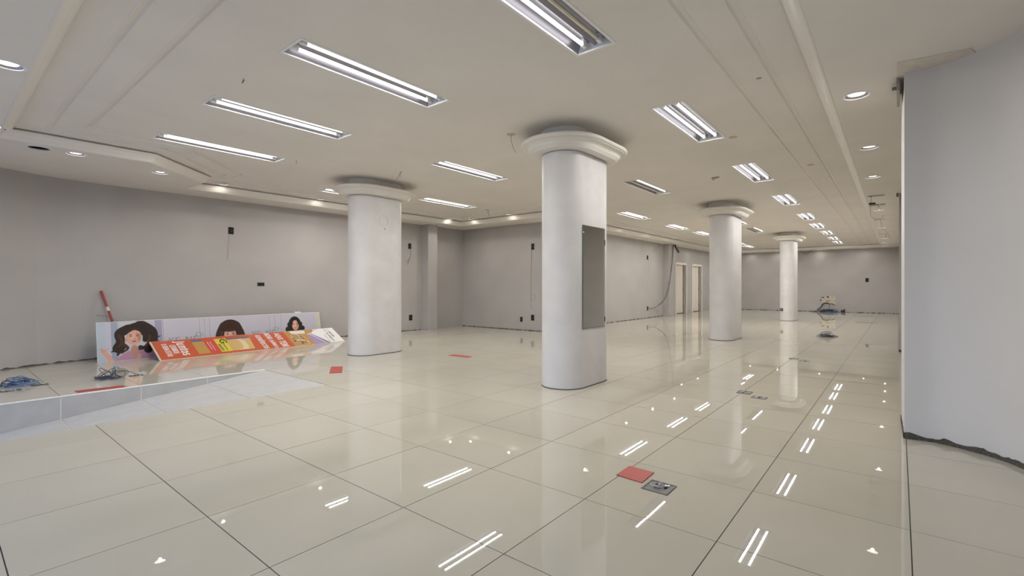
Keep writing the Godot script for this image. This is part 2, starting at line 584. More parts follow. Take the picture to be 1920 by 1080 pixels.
func inset(pts: PackedVector2Array, d: float) -> PackedVector2Array:
	var turn := -1.0 if Geometry2D.is_polygon_clockwise(pts) else 1.0
	var out := PackedVector2Array()
	for i in pts.size():
		var d0 := (pts[i] - pts[(i - 1 + pts.size()) % pts.size()]).normalized()
		var d1 := (pts[(i + 1) % pts.size()] - pts[i]).normalized()
		var n0 := Vector2(-d0.y, d0.x) * turn
		var n1 := Vector2(-d1.y, d1.x) * turn
		out.append(pts[i] + (n0 + n1) / (1.0 + n0.dot(n1)) * d)
	return out

func edge_sweep(m: MB, pts: PackedVector2Array, y: float, prof: Array, flat := false) -> void:   # a profile of (inward, up) run round a closed plan with mitred corners
	var turn := -1.0 if Geometry2D.is_polygon_clockwise(pts) else 1.0
	var mitre := []
	for i in pts.size():
		var d0 := (pts[i] - pts[(i - 1 + pts.size()) % pts.size()]).normalized()
		var d1 := (pts[(i + 1) % pts.size()] - pts[i]).normalized()
		var n0 := Vector2(-d0.y, d0.x) * turn
		var n1 := Vector2(-d1.y, d1.x) * turn
		mitre.append((n0 + n1) / (1.0 + n0.dot(n1)))
	var norms := []
	for k in prof.size():
		var n := Vector2.ZERO
		for e in [[k - 1, k], [k, k + 1]]:
			if e[0] >= 0 and e[1] < prof.size():
				var d := Vector2(prof[e[1]][0] - prof[e[0]][0], prof[e[1]][1] - prof[e[0]][1]).normalized()
				n += Vector2(d.y, -d.x)
		norms.append(n.normalized())
	for i in pts.size():
		var j := (i + 1) % pts.size()
		var d := (pts[j] - pts[i]).normalized()
		var inn := Vector3(-d.y, 0, d.x) * turn
		for k in prof.size() - 1:
			var q := []
			var nn := []
			for s in [[i, k], [j, k], [j, k + 1], [i, k + 1]]:
				var h: Vector2 = pts[s[0]] + mitre[s[0]] * prof[s[1]][0]
				q.append(Vector3(h.x, y + prof[s[1]][1], h.y))
				nn.append((inn * norms[s[1]].x + Vector3.UP * norms[s[1]].y).normalized())
			if flat:
				var f := Vector2(prof[k + 1][0] - prof[k][0], prof[k + 1][1] - prof[k][1]).normalized()
				var fn: Vector3 = inn * f.y - Vector3.UP * f.x
				nn = [fn, fn, fn, fn]
			m.quads(q[0], q[1], q[2], q[3], nn[0], nn[1], nn[2], nn[3])

func build_ceiling() -> void:
	var p1 := tray()
	var p2 := poly([-0.735, -0.79, -7.01, -0.79, -7.01, -1.88, -7.93, -2.82, -8.55, -2.82, -8.55, -8.50, -6.02, -8.50, -6.02, -23.5, -0.83, -23.5])
	var p3 := poly([-1.01, -1.065, -6.76, -1.065, -6.76, -1.97, -7.74, -2.98, -8.37, -2.98, -8.37, -8.33, -5.84, -8.33, -5.84, -23.3, -1.08, -23.3])
	var main_holes := []
	for q in strip_spots():
		main_holes.append(rect(q[0] - 0.145, q[1] - 0.69, q[0] + 0.145, q[1] + 0.69))
	for q in [[-2.23, -7.80, 0.065], [-7.12, -7.88, 0.065]]:
		main_holes.append(circle(q[0], q[1], q[2], 12))
	var m := MB.new()
	for p in minus(inset(p3, 0.055), main_holes):
		m.prism(p, MAIN, DECK, true, 1)
	var ce := struct("ceiling", m, mats.ceiling_paint, "off-white stepped plaster ceiling with recessed lamps")
	m = MB.new()
	for p in minus(inset(p2, 0.055), [p3, circle(-0.88, -4.25, 0.022, 10)]):
		m.prism(p, STEP2, DECK, true, 1)
	part(ce, "step_panel", m, mats.ceiling_paint)
	m = MB.new()
	var low := [p2]
	for q in spots_tray():
		low.append(circle(q[0], q[1], 0.06))
	for p in minus(p1, low):
		m.prism(p, STEP1, DECK, true, 1)
	part(ce, "step_panel", m, mats.ceiling_paint)
	m = MB.new()
	var holes := [p1]
	for q in spots_soffit():
		holes.append(circle(q[0], q[1], 0.085))
	for q in dark_holes():
		holes.append(q[0])
	for p in minus(poly([-8.2, 2.2, -9.5, -0.6, -9.6, -1.2, -9.6, -9.6, -7.0, -9.6, -7.0, -24.6, 0.2, -24.6, 0.2, -10.4, 1.7, -10.4, 1.7, 2.2]), holes):
		m.prism(p, SOFFIT, DECK, true, 1)
	part(ce, "soffit", m, mats.ceiling_paint, "lowered plaster border along the walls")
	m = MB.new()
	m.prism(rect(-9.9, -24.9, 1.9, 2.4), DECK, DECK + 0.15)
	part(ce, "roof_slab", m, mats.raw_plaster)
	# cove moulding that rounds the inner edge of the border
	m = MB.new()
	edge_sweep(m, p1, SOFFIT, [[-0.010, 0.0005], [-0.004, -0.003], [0.006, -0.003], [0.016, 0.003], [0.032, 0.014], [0.046, 0.030], [0.050, 0.034], [0.056, 0.037], [0.062, 0.044], [0.074, 0.062], [0.088, 0.076], [0.098, 0.082], [0.100, 0.086], [0.100, 0.100], [0.07, 0.101], [0.065, 0.116]])
	part(ce, "cove_moulding", m, mats.moulding_paint, "rounded plaster moulding along the ceiling step")
	for q in [[p2, STEP1, STEP2 - STEP1], [p3, STEP2, MAIN - STEP2]]:   # shadow grooves along the two shallow steps
		m = MB.new()
		edge_sweep(m, q[0], q[1], [[-0.006, 0.0005], [-0.003, -0.0015], [0.002, -0.0015], [0.006, 0.0], [0.018, q[2] + 0.009], [0.044, q[2] + 0.009], [0.056, q[2] + 0.0005], [0.060, q[2] - 0.0015], [0.066, q[2] + 0.0005]], true)
		part(ce, "step_groove", m, mats.ceiling_paint)
	# bare plaster left where a partition met the border
	m = MB.new()
	m.prism(poly([-0.012, -4.24, 0.36, -4.285, 0.40, -4.40, 0.2, -4.49, 0.03, -4.47, 0.012, -5.16, -0.012, -5.16]), SOFFIT - 0.006, SOFFIT + 0.01)
	part(ce, "bare_patch", m, mats.bare_plaster, "bare beige plaster strip over the curved wall")

# ------------------------------------------------------------------ lamps
func strip_spots() -> Array:   # x, z of each strip lamp, its dead tube (0 none, -1 left, 1 right), its label
	return [
		[-1.690, -2.338, 1, "large twin strip lamp cut by the top of the picture, one tube dead"],
		[-1.690, -5.071, 0, "twin strip lamp to the right of the mirrored column's capital"],
		[-1.690, -7.863, 0, "twin strip lamp, third from the front in the row nearest the curved wall"],
		[-1.719, -10.723, 0, "twin strip lamp, fourth from the front in the row nearest the curved wall"],
		[-1.739, -13.621, 0, "twin strip lamp, fifth from the front in the row nearest the curved wall"],
		[-1.768, -15.871, 0, "twin strip lamp, fourth from the end wall in the row nearest the curved wall"],
		[-1.768, -18.113, 0, "twin strip lamp, third from the end wall in the row nearest the curved wall"],
		[-1.806, -20.383, 0, "twin strip lamp, second from the end wall in the row nearest the curved wall"],
		[-1.835, -22.315, 0, "small far twin strip lamp, nearest the end wall in the longest row"],
		[-3.333, -2.318, 0, "biggest fully visible twin strip lamp, over the open floor at upper centre"],
		[-3.362, -7.854, -1, "strip lamp right behind the mirrored column with its left tube unlit"],
		[-3.333, -13.621, 0, "twin strip lamp half hidden behind the third column, its end just showing"],
		[-3.381, -15.842, -1, "strip lamp between the third and fourth columns with its left tube unlit"],
		[-4.888, -2.318, 0, "twin strip lamp in the middle of the three long ones at upper left"],
		[-4.917, -5.110, 0, "twin strip lamp between the capitals of the two nearest columns"],
		[-4.965, -10.790, 0, "twin strip lamp just right of the mirrored column, first of three in a line"],
		[-4.956, -13.669, 0, "twin strip lamp, middle of the three between the second and third columns"],
		[-4.907, -15.871, 0, "twin strip lamp partly covered by the left side of the third column"],
		[-4.946, -20.383, 0, "tiny far strip lamp peeping out right beside the third column's shaft"],
		[-5.014, -22.218, 0, "tiny far strip lamp between third and fourth columns near the end wall"],
		[-6.482, -2.328, 0, "twin strip lamp nearest the left border, lowest of the three at upper left"],
		[-7.168, -6.762, 0, "twin strip lamp seen just right of the plain left column's capital"],
		[-7.863, -5.091, 0, "strip lamp mostly hidden behind the plain left column's capital"],
	]

func make_strip(dead: int, at: Vector3, label: String) -> Node3D:
	var t := thing("strip_lamp", label, "ceiling lamp", at, "recessed twin strip lamps")
	var L := 1.38
	var W := 0.29
	var f := MB.new()
	for s in [-1.0, 1.0]:
		f.box(Vector3(s * (W / 2 + 0.004), -0.002, 0), Vector3(0.022, 0.006, L + 0.03), 0.001)
		f.box(Vector3(0, -0.002, s * (L / 2 + 0.004)), Vector3(W - 0.014, 0.006, 0.022), 0.001)
	part(t, "frame", f, mats.steel_white)
	var h := MB.new()   # folded aluminium reflector: outer flanks, flat beds, a centre ridge
	var prof := [[-W / 2 + 0.004, 0.0], [-W / 2 + 0.030, 0.066], [-0.092, 0.060], [-0.036, 0.060], [0.0, 0.022], [0.036, 0.060], [0.092, 0.060], [W / 2 - 0.030, 0.066], [W / 2 - 0.004, 0.0]]
	for k in prof.size() - 1:
		var a := Vector2(prof[k][0], prof[k][1])
		var b := Vector2(prof[k + 1][0], prof[k + 1][1])
		var d := (b - a).normalized()
		h.quad(Vector3(a.x, a.y, -L / 2), Vector3(b.x, b.y, -L / 2), Vector3(b.x, b.y, L / 2), Vector3(a.x, a.y, L / 2), Vector3(d.y, -d.x, 0))
	part(t, "reflector", h, mats.aluminium)
	for s in [-1.0, 1.0]:
		var e := MB.new()
		e.box(Vector3(0, 0.038, s * (L / 2 - 0.004)), Vector3(W - 0.012, 0.074, 0.004))
		part(t, "end_plate", e, mats.lamp_end)
	for s in [-1, 1]:
		var x: float = s * 0.062
		var lit: bool = dead != s
		var b := MB.new()
		b.tube([Vector3(x, 0.024, -0.605), Vector3(x, 0.024, 0.605)], 0.0135, 12)
		part(t, "lamp_tube", b, mats.tube_glow if lit else mats.tube_dead, "" if lit else "unlit yellowed tube")
		for q in [-1.0, 1.0]:
			var g := MB.new()
			g.box(Vector3(x, 0.038, q * 0.632), Vector3(0.030, 0.060, 0.050), 0.004)
			part(t, "lamp_holder", g, mats.lamp_end)
		if lit:
			var l := AreaLight3D.new()
			l.name = under(t, "tube_light")
			l.area_size = Vector2(0.024, 1.2)
			l.light_energy = LAMP_LIGHT
			l.light_color = Color(1.0, 0.99, 0.975)
			l.area_range = 40.0
			l.shadow_enabled = true
			t.add_child(l, true)
			l.position = Vector3(x, 0.0085, 0)
			l.rotation = Vector3(-PI / 2, 0, 0)
	return t

func spots_soffit() -> Array:
	return [
		[-4.85, -0.36, "large lit round downlight at the left edge, above the ceiling corner"],
		[-6.86, -0.42, "round downlight cut by the left edge of the picture"],
		[-7.50, -1.11, "lit round downlight beside the empty round hole at the left"],
		[-7.84, -2.02, "lit round downlight by the slanted corner of the left border"],
		[-6.41, -18.1, "small lit downlight in the border above the cabled pilaster"],
		[-6.35, -19.78, "small lit downlight in the border above the two doors"],
		[-5.36, -24.1, "tiny lit downlight in the far border, right beside the third column"],
		[-4.23, -24.1, "tiny lit downlight in the far border, touching the fourth column's left side"],
		[-2.65, -24.14, "tiny lit downlight in the far border, right of the fourth column"],
		[-1.12, -24.03, "tiny lit downlight at the right end of the far border"],
		[-0.27, -4.78, "nearest lit downlight of the right border, with a wide recessed ring"],
		[-0.26, -6.66, "second lit downlight from the front in the right border"],
		[-0.29, -8.48, "third lit downlight from the front in the right border"],
		[-0.32, -12.26, "lit downlight between two dark openings with a loose wire loop"],
		[-0.36, -16.0, "lit downlight in the right border beyond the thin dark opening"],
		[-0.37, -19.63, "third last downlight before the end wall in the right border"],
		[-0.39, -21.56, "second last downlight before the end wall in the right border"],
		[-0.42, -23.28, "last downlight before the end wall in the right border"],
	]

func spots_tray() -> Array:
	return [
		[-8.58, -3.07, "lit spot where the left moulding begins, shining on the ridges"],
		[-8.57, -4.75, "lit spot by the moulding just left of the plain left column"],
		[-8.62, -8.19, "left spot of the pair flanking the inner corner of the moulding"],
		[-8.25, -8.52, "right spot of the pair flanking the inner corner of the moulding"],
		[-7.02, -8.52, "lit spot on the return moulding, left of the mirrored column"],
		[-5.98, -12.48, "first lit spot right of the mirrored column, along the far moulding"],
		[-6.0, -14.38, "middle one of three lit spots along the moulding before the pilaster"],
		[-5.95, -16.11, "third lit spot along the moulding, nearest the cabled pilaster"],
	]

func make_downlight(at: Vector3, hole: float, label: String) -> Node3D:
	var t := thing("downlight", label, "downlight", at, "small round ceiling downlights")
	var m := MB.new()
	m.lathe(Vector3.ZERO, [Vector2(hole - 0.004, 0.012), Vector2(hole - 0.002, -0.003), Vector2(hole + 0.008, -0.006), Vector2(hole + 0.017, -0.004), Vector2(hole + 0.02, 0.001)], 28)
	part(t, "trim_ring", m, mats.steel_white)
	m = MB.new()
	m.lathe(Vector3.ZERO, [Vector2(hole * 0.74, 0.022), Vector2(hole - 0.004, 0.002)], 28)
	part(t, "reflector", m, mats.aluminium)
	m = MB.new()
	m.lathe(Vector3.ZERO, [Vector2(0.001, 0.008), Vector2(hole * 0.45, 0.009), Vector2(hole * 0.66, 0.013), Vector2(hole * 0.74, 0.022)], 28)
	part(t, "lamp_bulb", m, mats.spot_glow)
	var l := SpotLight3D.new()
	l.name = "bulb_light"
	l.light_energy = SPOT_LIGHT if hole > 0.07 else TRAY_SPOT_LIGHT
	l.light_color = Color(1.0, 0.975, 0.93)
	l.light_size = 0.02
	l.spot_angle = 89.0
	l.spot_range = 40.0
	l.spot_attenuation = 0.25
	l.shadow_enabled = true
	t.add_child(l, true)
	l.position = Vector3(0, -0.012, 0)
	l.rotation = Vector3(-PI / 2, 0, 0)
	return t

func build_lamps() -> void:
	var protos := {}
	for q in strip_spots():
		var at := Vector3(q[0], MAIN, q[1])
		if protos.has(q[2]):
			copy(protos[q[2]], at, q[3])
		else:
			protos[q[2]] = make_strip(q[2], at, q[3])
	var proto: Node3D
	for q in spots_soffit():
		var at := Vector3(q[0], SOFFIT, q[1])
		if proto:
			copy(proto, at, q[2])
		else:
			proto = make_downlight(at, 0.085, q[2])
	proto = null
	for q in spots_tray():
		var at := Vector3(q[0], STEP1, q[1])
		if proto:
			copy(proto, at, q[2])
		else:
			proto = make_downlight(at, 0.06, q[2])

func dark_holes() -> Array:   # openings left in the border: outline, height
	return [[circle(-7.50, -0.80, 0.095)], [rect(-0.42, -10.36, -0.19, -10.20)], [rect(-0.44, -11.55, -0.20, -11.31)], [rect(-0.46, -14.1, -0.24, -13.98)], [rect(-0.49, -17.9, -0.28, -17.76)], [rect(-3.42, -24.3, -2.86, -24.1)]]

# ------------------------------------------------------------------ columns
func stadium(R: float, L: float, y: float, seg := 24) -> Array:   # [points, outward normals]; rounded ends along z
	var p := []
	var n := []
	for e in 2:
		for k in seg + 1:
			var a := PI * k / seg + (PI if e else 0.0)
			var d := Vector3(cos(a), 0, sin(a))
			p.append(d * R + Vector3(0, y, (L / 2) if e == 0 else (-L / 2)))
			n.append(d)
	return [p, n]

func sweep(m: MB, R: float, L: float, prof: Array) -> void:   # prof of (offset, height)
	for i in prof.size() - 1:
		var a: Vector2 = prof[i]
		var b: Vector2 = prof[i + 1]
		var d := (b - a).normalized()
		var A := stadium(R + a.x, L, a.y)
		var Bq := stadium(R + b.x, L, b.y)
		var na := []
		for q in A[1]:
			na.append((q * d.y - Vector3.UP * d.x).normalized())
		m.ring(A[0], na, Bq[0], na)

func column(x: float, z: float, R: float, L: float, label: String) -> Node3D:
	var t := thing("column", label, "column", Vector3(x, 0, z), "round-ended white columns")
	t.set_meta("kind", "thing")
	var m := MB.new()
	sweep(m, R, L, [Vector2(0, 0), Vector2(0, 2.54)])
	part(t, "shaft", m, mats.column_paint)
	m = MB.new()
	var prof := [Vector2(-0.01, 2.545), Vector2(0.112, 2.545), Vector2(0.118, 2.548), Vector2(0.118, 2.556), Vector2(0.126, 2.558), Vector2(0.126, 2.566), Vector2(0.134, 2.568), Vector2(0.134, 2.576)]
	for k in 9:   # hollow throat
		var a := PI / 2 * k / 8.0
		prof.append(Vector2(0.140 + 0.060 * (1 - cos(a)), 2.578 + 0.044 * sin(a)))
	prof.append_array([Vector2(0.208, 2.623), Vector2(0.208, 2.630)])
	for k in 9:   # rounded upper lip
		var a := -PI / 2 + PI * k / 8.0
		prof.append(Vector2(0.216 + 0.022 * cos(a), 2.652 + 0.022 * sin(a)))
	prof.append(Vector2(0.0, 2.676))
	sweep(m, R, L, prof)
	part(t, "capital", m, mats.capital_paint)
	m = MB.new()
	sweep(m, R, L, [Vector2(0.01, 2.60), Vector2(0.01, MAIN - 0.0005)])
	part(t, "neck", m, mats.capital_paint)
	m = MB.new()
	sweep(m, R, L, [Vector2(0.006, 0.0), Vector2(0.005, 0.006), Vector2(-0.001, 0.010)])
	part(t, "base_joint", m, mats.raw_mortar)
	return t

func build_columns() -> void:
	var c1 := column(-6.752, -4.71, 0.25, 0.43, "plain white column standing beside the leaning sign boards")
	column(-2.886, -4.70, 0.246, 0.46, "nearest white column, with a tall mirror on its flat side")
	column(-2.834, -10.62, 0.234, 0.58, "third white column, standing before the two doors")
	var c4 := column(-2.77, -17.6, 0.205, 0.56, "farthest white column, with a small socket box near its foot")
	# stain ring of a removed fitting on the plain column
	var m := MB.new()
	var pts := []
	for k in 29:
		var a := TAU * k / 28.0
		pts.append(Vector3(0.2505, 2.16 + 0.085 * sin(a), 0.02 + 0.085 * cos(a)))
	m.tube(pts, 0.003, 5)
	part(c1, "glue_ring", m, mats.raw_plaster)
	m = MB.new()
	m.box(Vector3(0.25, 2.03, 0.0), Vector3(0.004, 0.035, 0.012))
	part(c1, "plug", m, mats.grey_wire)
	m = MB.new()
	m.box(Vector3(-0.13, 0.355, 0.455), Vector3(0.09, 0.085, 0.03), 0.004, Basis(Vector3.UP, -0.45))
	var sb := part(c4, "socket_box", m, mats.junction_plastic)
	m = MB.new()
	m.box(Vector3(-0.135, 0.36, 0.472), Vector3(0.035, 0.05, 0.012), 0.003, Basis(Vector3.UP, -0.45))
	part(sb, "connector", m, mats.grey_wire)
	# mirror on the flat side of the nearest column
	var mi := thing("wall_mirror", "tall frameless grey mirror fixed to the flat side of the nearest column", "mirror", Vector3(-2.64, 1.20, -4.69))
	m = MB.new()
	m.box(Vector3(0.006, 0, 0), Vector3(0.006, 1.12, 0.492), 0.001)
	part(mi, "glass_edge", m, mats.mirror_edge)
	m = MB.new()
	m.quad(Vector3(0.0095, -0.556, -0.243), Vector3(0.0095, -0.556, 0.243), Vector3(0.0095, 0.556, 0.243), Vector3(0.0095, 0.556, -0.243), Vector3.RIGHT)
	part(mi, "glass_face", m, mats.mirror_face)
	for y in [0.40, -0.48]:
		m = MB.new()
		m.box(Vector3(0.008, y, -0.243), Vector3(0.012, 0.06, 0.012), 0.002)
		part(mi, "clip", m, mats.junction_plastic)
	m = MB.new()
	m.box(Vector3(0.011, 0.48, 0.235), Vector3(0.006, 0.014, 0.014), 0.002)
	part(mi, "clip", m, mats.steel_white)

# ------------------------------------------------------------------ doors
func door(called: String, z0: float, z1: float, label: String) -> void:   # z0 nearer than z1
	var x := -6.75
	var m := MB.new()
	for z in [z0 + 0.035, z1 - 0.035]:
		m.box(Vector3(x + 0.008, 1.0, z), Vector3(0.016, 2.0, 0.07), 0.003)
		m.box(Vector3(x - 0.075, 0.99, z - (0.05 if z > (z0 + z1) / 2 else -0.05)), Vector3(0.15, 1.98, 0.03))
	m.box(Vector3(x + 0.008, 2.0, (z0 + z1) / 2), Vector3(0.016, 0.075, z0 - z1), 0.003)
	m.box(Vector3(x - 0.075, 1.965, (z0 + z1) / 2), Vector3(0.15, 0.03, z0 - z1 - 0.1))
	var d := struct(called, m, mats.frame_paint, label)
	m = MB.new()
	m.box(Vector3(x - 0.105, 0.985, (z0 + z1) / 2 + 0.012), Vector3(0.035, 1.94, z0 - z1 - 0.215), 0.002)
	part(d, "door_leaf", m, mats.door_paint)
	for y in [0.28, 0.98, 1.72]:
		m = MB.new()
		m.box(Vector3(x - 0.08, y, z1 + 0.102), Vector3(0.02, 0.09, 0.03), 0.003)
		part(d, "hinge", m, mats.hinge_steel)
	m = MB.new()
	m.box(Vector3(x - 0.084, 0.98, z1 + 0.096), Vector3(0.008, 1.92, 0.008))
	part(d, "door_gap", m, mats.hinge_steel)

# ------------------------------------------------------------------ sockets, wires
func wire_path(pts: Array, steps := 6) -> Array:
	var c := Curve3D.new()
	for i in pts.size():
		var t: Vector3 = (pts[mini(i + 1, pts.size() - 1)] - pts[maxi(i - 1, 0)]) / 6.0
		c.add_point(pts[i], -t, t)
	var out := []
	for i in pts.size() - 1:
		for k in steps:
			out.append(c.sample(i, float(k) / steps))
	out.append(pts[-1])
	return out

func socket(at: Vector3, n: Vector3, w: float, h: float, label: String) -> Node3D:   # open wall box, sunk look: rim, dark mouth, terminals
	var t := thing("socket_box", label, "socket box", at, "open socket boxes left in the walls")
	var B := Basis(Vector3.UP.cross(n), Vector3.UP, n)
	var m := MB.new()
	for s in [-1.0, 1.0]:
		m.box(B * Vector3(s * (w / 2 + 0.003), 0, 0.003), Vector3(0.006, h + 0.012, 0.008), 0.001, B)
		m.box(B * Vector3(0, s * (h / 2 + 0.003), 0.003), Vector3(w, 0.006, 0.008), 0.001, B)
	part(t, "rim", m, mats.junction_plastic)
	m = MB.new()
	m.box(B * Vector3(0, 0, 0.0005), Vector3(w, h, 0.002), 0.0, B)
	part(t, "box_mouth", m, mats.dark_void)
	m = MB.new()
	m.box(B * Vector3(w * 0.18, -h * 0.05, 0.004), Vector3(w * 0.22, h * 0.3, 0.006), 0.001, B)
	m.box(B * Vector3(-w * 0.22, h * 0.18, 0.004), Vector3(w * 0.12, h * 0.18, 0.006), 0.001, B)
	part(t, "terminal", m, mats.junction_plastic)
	return t

func strand(parent: Node3D, called: String, pts: Array, r: float, m: String) -> void:
	var b := MB.new()
	b.tube(wire_path(pts), r, 5)
	part(parent, called, b, mats[m])

func build_sockets() -> void:
	var X := Vector3.RIGHT
	var s := socket(Vector3(-9.4, 2.105, -3.487), X, 0.08, 0.115, "tall black open socket box high on the left wall, thin wires hanging below")
	strand(s, "wire", [Vector3(0.004, -0.06, 0.03), Vector3(0.012, -0.25, 0.045), Vector3(0.012, -0.45, 0.04), Vector3(0.014, -0.55, 0.08)], 0.0028, "white_wire")
	strand(s, "wire", [Vector3(0.004, -0.06, 0.02), Vector3(0.014, -0.30, 0.03), Vector3(0.014, -0.46, 0.04), Vector3(0.02, -0.58, -0.02)], 0.0028, "white_wire")
	socket(Vector3(-9.4, 1.135, -4.008), X, 0.115, 0.055, "wide black open socket box low in the middle of the left wall")
	socket(Vector3(-9.4, 0.265, -0.995), X, 0.14, 0.085, "dark open socket box near the floor left of the poster board")
	s = socket(Vector3(-9.4, 2.09, -7.55), X, 0.075, 0.125, "small black socket box with a curled wire, beside the slim pilaster")
	strand(s, "wire", [Vector3(0.004, -0.06, 0.0), Vector3(0.012, -0.2, -0.02), Vector3(0.016, -0.34, 0.03), Vector3(0.014, -0.46, 0.08)], 0.003, "dark_wire")
	strand(s, "wire", [Vector3(0.016, -0.28, 0.0), Vector3(0.03, -0.36, 0.08), Vector3(0.016, -0.38, 0.17)], 0.0025, "dark_wire")
	socket(Vector3(-9.4, 0.32, -7.58), X, 0.09, 0.13, "black socket box near the floor beside the slim pilaster")
	var Z := Vector3(0, 0, 1)
	s = socket(Vector3(-6.98, 2.07, -9.4), Z, 0.075, 0.14, "upper black socket box on the return wall, a wire hanging to a loop")
	var loop := [Vector3(-0.03, -0.07, 0.006), Vector3(-0.05, -0.7, 0.012), Vector3(-0.06, -1.2, 0.01)]
	strand(s, "wire", loop, 0.003, "grey_wire")
	var ringp := []
	for k in 15:
		var a := PI + TAU * k / 13.0
		ringp.append(Vector3(0.01 + 0.075 * cos(a), -1.24 + 0.075 * sin(a), 0.012))
	ringp.append_array([Vector3(-0.06, -1.42, 0.01), Vector3(-0.02, -1.52, 0.02)])
	strand(s, "wire_loop", ringp, 0.003, "grey_wire")
	socket(Vector3(-6.985, 0.325, -9.4), Z, 0.08, 0.13, "right one of two socket boxes near the floor on the return wall")
	socket(Vector3(-7.335, 0.27, -9.4), Z, 0.06, 0.11, "left one of two socket boxes near the floor on the return wall")
	s = socket(Vector3(-6.75, 2.09, -15.73), X, 0.10, 0.13, "upper socket box left of the cabled pilaster, a pale wire trailing down")
	strand(s, "wire", [Vector3(0.004, -0.06, -0.05), Vector3(0.012, -0.4, -0.09), Vector3(0.02, -0.75, -0.03), Vector3(0.015, -0.95, 0.06), Vector3(0.02, -1.12, -0.04)], 0.0035, "white_wire")
	s = socket(Vector3(-6.75, 0.33, -15.73), X, 0.10, 0.13, "lower socket box left of the cabled pilaster, thin wires leading to it")
	strand(s, "wire", [Vector3(0.006, 0.0, -0.1), Vector3(0.03, 0.02, -0.5), Vector3(0.05, -0.1, -0.75), Vector3(0.05, -0.325, -0.9)], 0.004, "grey_wire")
	socket(Vector3(-1.02, 1.35, -24.4), Z, 0.10, 0.15, "small dark socket box alone on the right half of the end wall")
	# cables down the pilaster
	var cb := thing("cable", "dark cables running down the pilaster and curving to the floor", "cable", Vector3(-6.53, 0, -17.55))
	strand(cb, "cable_strand", [Vector3(0.012, 2.63, 0.05), Vector3(0.015, 2.0, 0.14), Vector3(0.03, 1.6, 0.33), Vector3(0.035, 1.0, 0.62), Vector3(0.0, 0.55, 1.0), Vector3(-0.15, 0.33, 1.45), Vector3(-0.19, 0.34, 1.75)], 0.009, "dark_wire")
	strand(cb, "cable_strand", [Vector3(0.014, 2.63, 0.0), Vector3(0.02, 1.9, 0.16), Vector3(0.03, 1.2, 0.42), Vector3(0.02, 0.7, 0.75), Vector3(-0.1, 0.42, 1.2)], 0.007, "navy_wire")
	strand(cb, "cable_strand", [Vector3(0.03, 1.25, 0.45), Vector3(0.02, 0.8, 0.50), Vector3(0.0, 0.3, 0.62), Vector3(-0.1, 0.01, 1.0)], 0.005, "grey_wire")
	var ho := MB.new()
	ho.tube(wire_path([Vector3(0, 0, 0), Vector3(0.02, -0.12, -0.1), Vector3(0.03, -0.26, -0.32)]), 0.032, 8)
	one("conduit_hose", ho, mats.black_plastic, "short black hose end sticking out at the top of the cabled pilaster", "hose", Vector3(-6.51, 2.645, -17.66))
	var st := thing("hanging_wire", "pale loose wires hanging from the border left of the cabled pilaster", "wire", Vector3(-6.70, SOFFIT, -16.3))
	strand(st, "strand", [Vector3(0, 0, 0.1), Vector3(0.02, -0.15, 0.14), Vector3(0.02, -0.30, 0.2)], 0.007, "white_wire")
	strand(st, "strand", [Vector3(0, 0, -0.2), Vector3(0.02, -0.14, -0.18), Vector3(0.02, -0.24, -0.02), Vector3(0.02, -0.33, 0.16)], 0.007, "grey_wire")
	# broken patch in the end wall with a heap of cables
	var pt := thing("wall_patch", "broken pale plaster patch low on the end wall with black cables coming out", "wall patch", Vector3(-2.35, 0.475, -24.4))
	var m := MB.new()
	m.prism(poly([-0.27, 0.20, 0.26, 0.20, 0.26, -0.19, 0.02, -0.21, -0.24, -0.16, -0.30, -0.02, -0.25, 0.05]), 0.0, 0.012)
	var o := part(pt, "plaster_face", m, mats.raw_plaster)
	o.basis = Basis(Vector3(1, 0, 0), Vector3(0, 0, 1), Vector3(0, 1, 0)).orthonormalized()
	m = MB.new()
	for q in [[-0.20, 0.14, 0.10, 0.05], [-0.02, 0.16, 0.07, 0.07], [-0.05, -0.02, 0.06, 0.03], [-0.27, 0.02, 0.04, 0.08], [0.03, 0.0, 0.03, 0.05]]:
		m.box(Vector3(q[0], q[1], 0.014), Vector3(q[2], q[3], 0.012), 0.002)
	part(pt, "chipped_spot", m, mats.raw_mortar)
	strand(pt, "cable_strand", [Vector3(0.02, -0.13, 0.01), Vector3(-0.08, -0.10, 0.05), Vector3(-0.20, -0.15, 0.06), Vector3(-0.26, -0.28, 0.07), Vector3(-0.40, -0.41, 0.10)], 0.022, "black_plastic")
	strand(pt, "cable_strand", [Vector3(0.0, -0.13, 0.012), Vector3(0.12, -0.13, 0.04), Vector3(0.24, -0.17, 0.02)], 0.010, "black_plastic")
	strand(pt, "cable_strand", [Vector3(0.05, -0.14, 0.02), Vector3(0.04, -0.26, 0.05), Vector3(0.0, -0.40, 0.10)], 0.006, "navy_wire")
	var heap := coil(Vector3(-2.33, 0, -24.17), 0.36, 0.16, 20, 41, 0.014, ["navy_wire", "black_plastic", "blue_wire"], "dark heap of cables on the floor under the broken wall patch", 0.11)
	strand(heap, "cable_strand", [Vector3(-0.62, 0.02, 0.05), Vector3(-0.3, 0.04, 0.06), Vector3(0.1, 0.05, 0.05), Vector3(0.42, 0.02, 0.06)], 0.014, "navy_wire")
	m = MB.new()
	m.box(Vector3(0, 0.05, 0), Vector3(0.15, 0.09, 0.10), 0.01)
	m.box(Vector3(0.05, 0.11, 0), Vector3(0.05, 0.04, 0.05), 0.008)
	one("connector_block", m, mats.black_plastic, "small black connector lying right of the far cable heap", "connector", Vector3(-1.82, 0, -24.2))

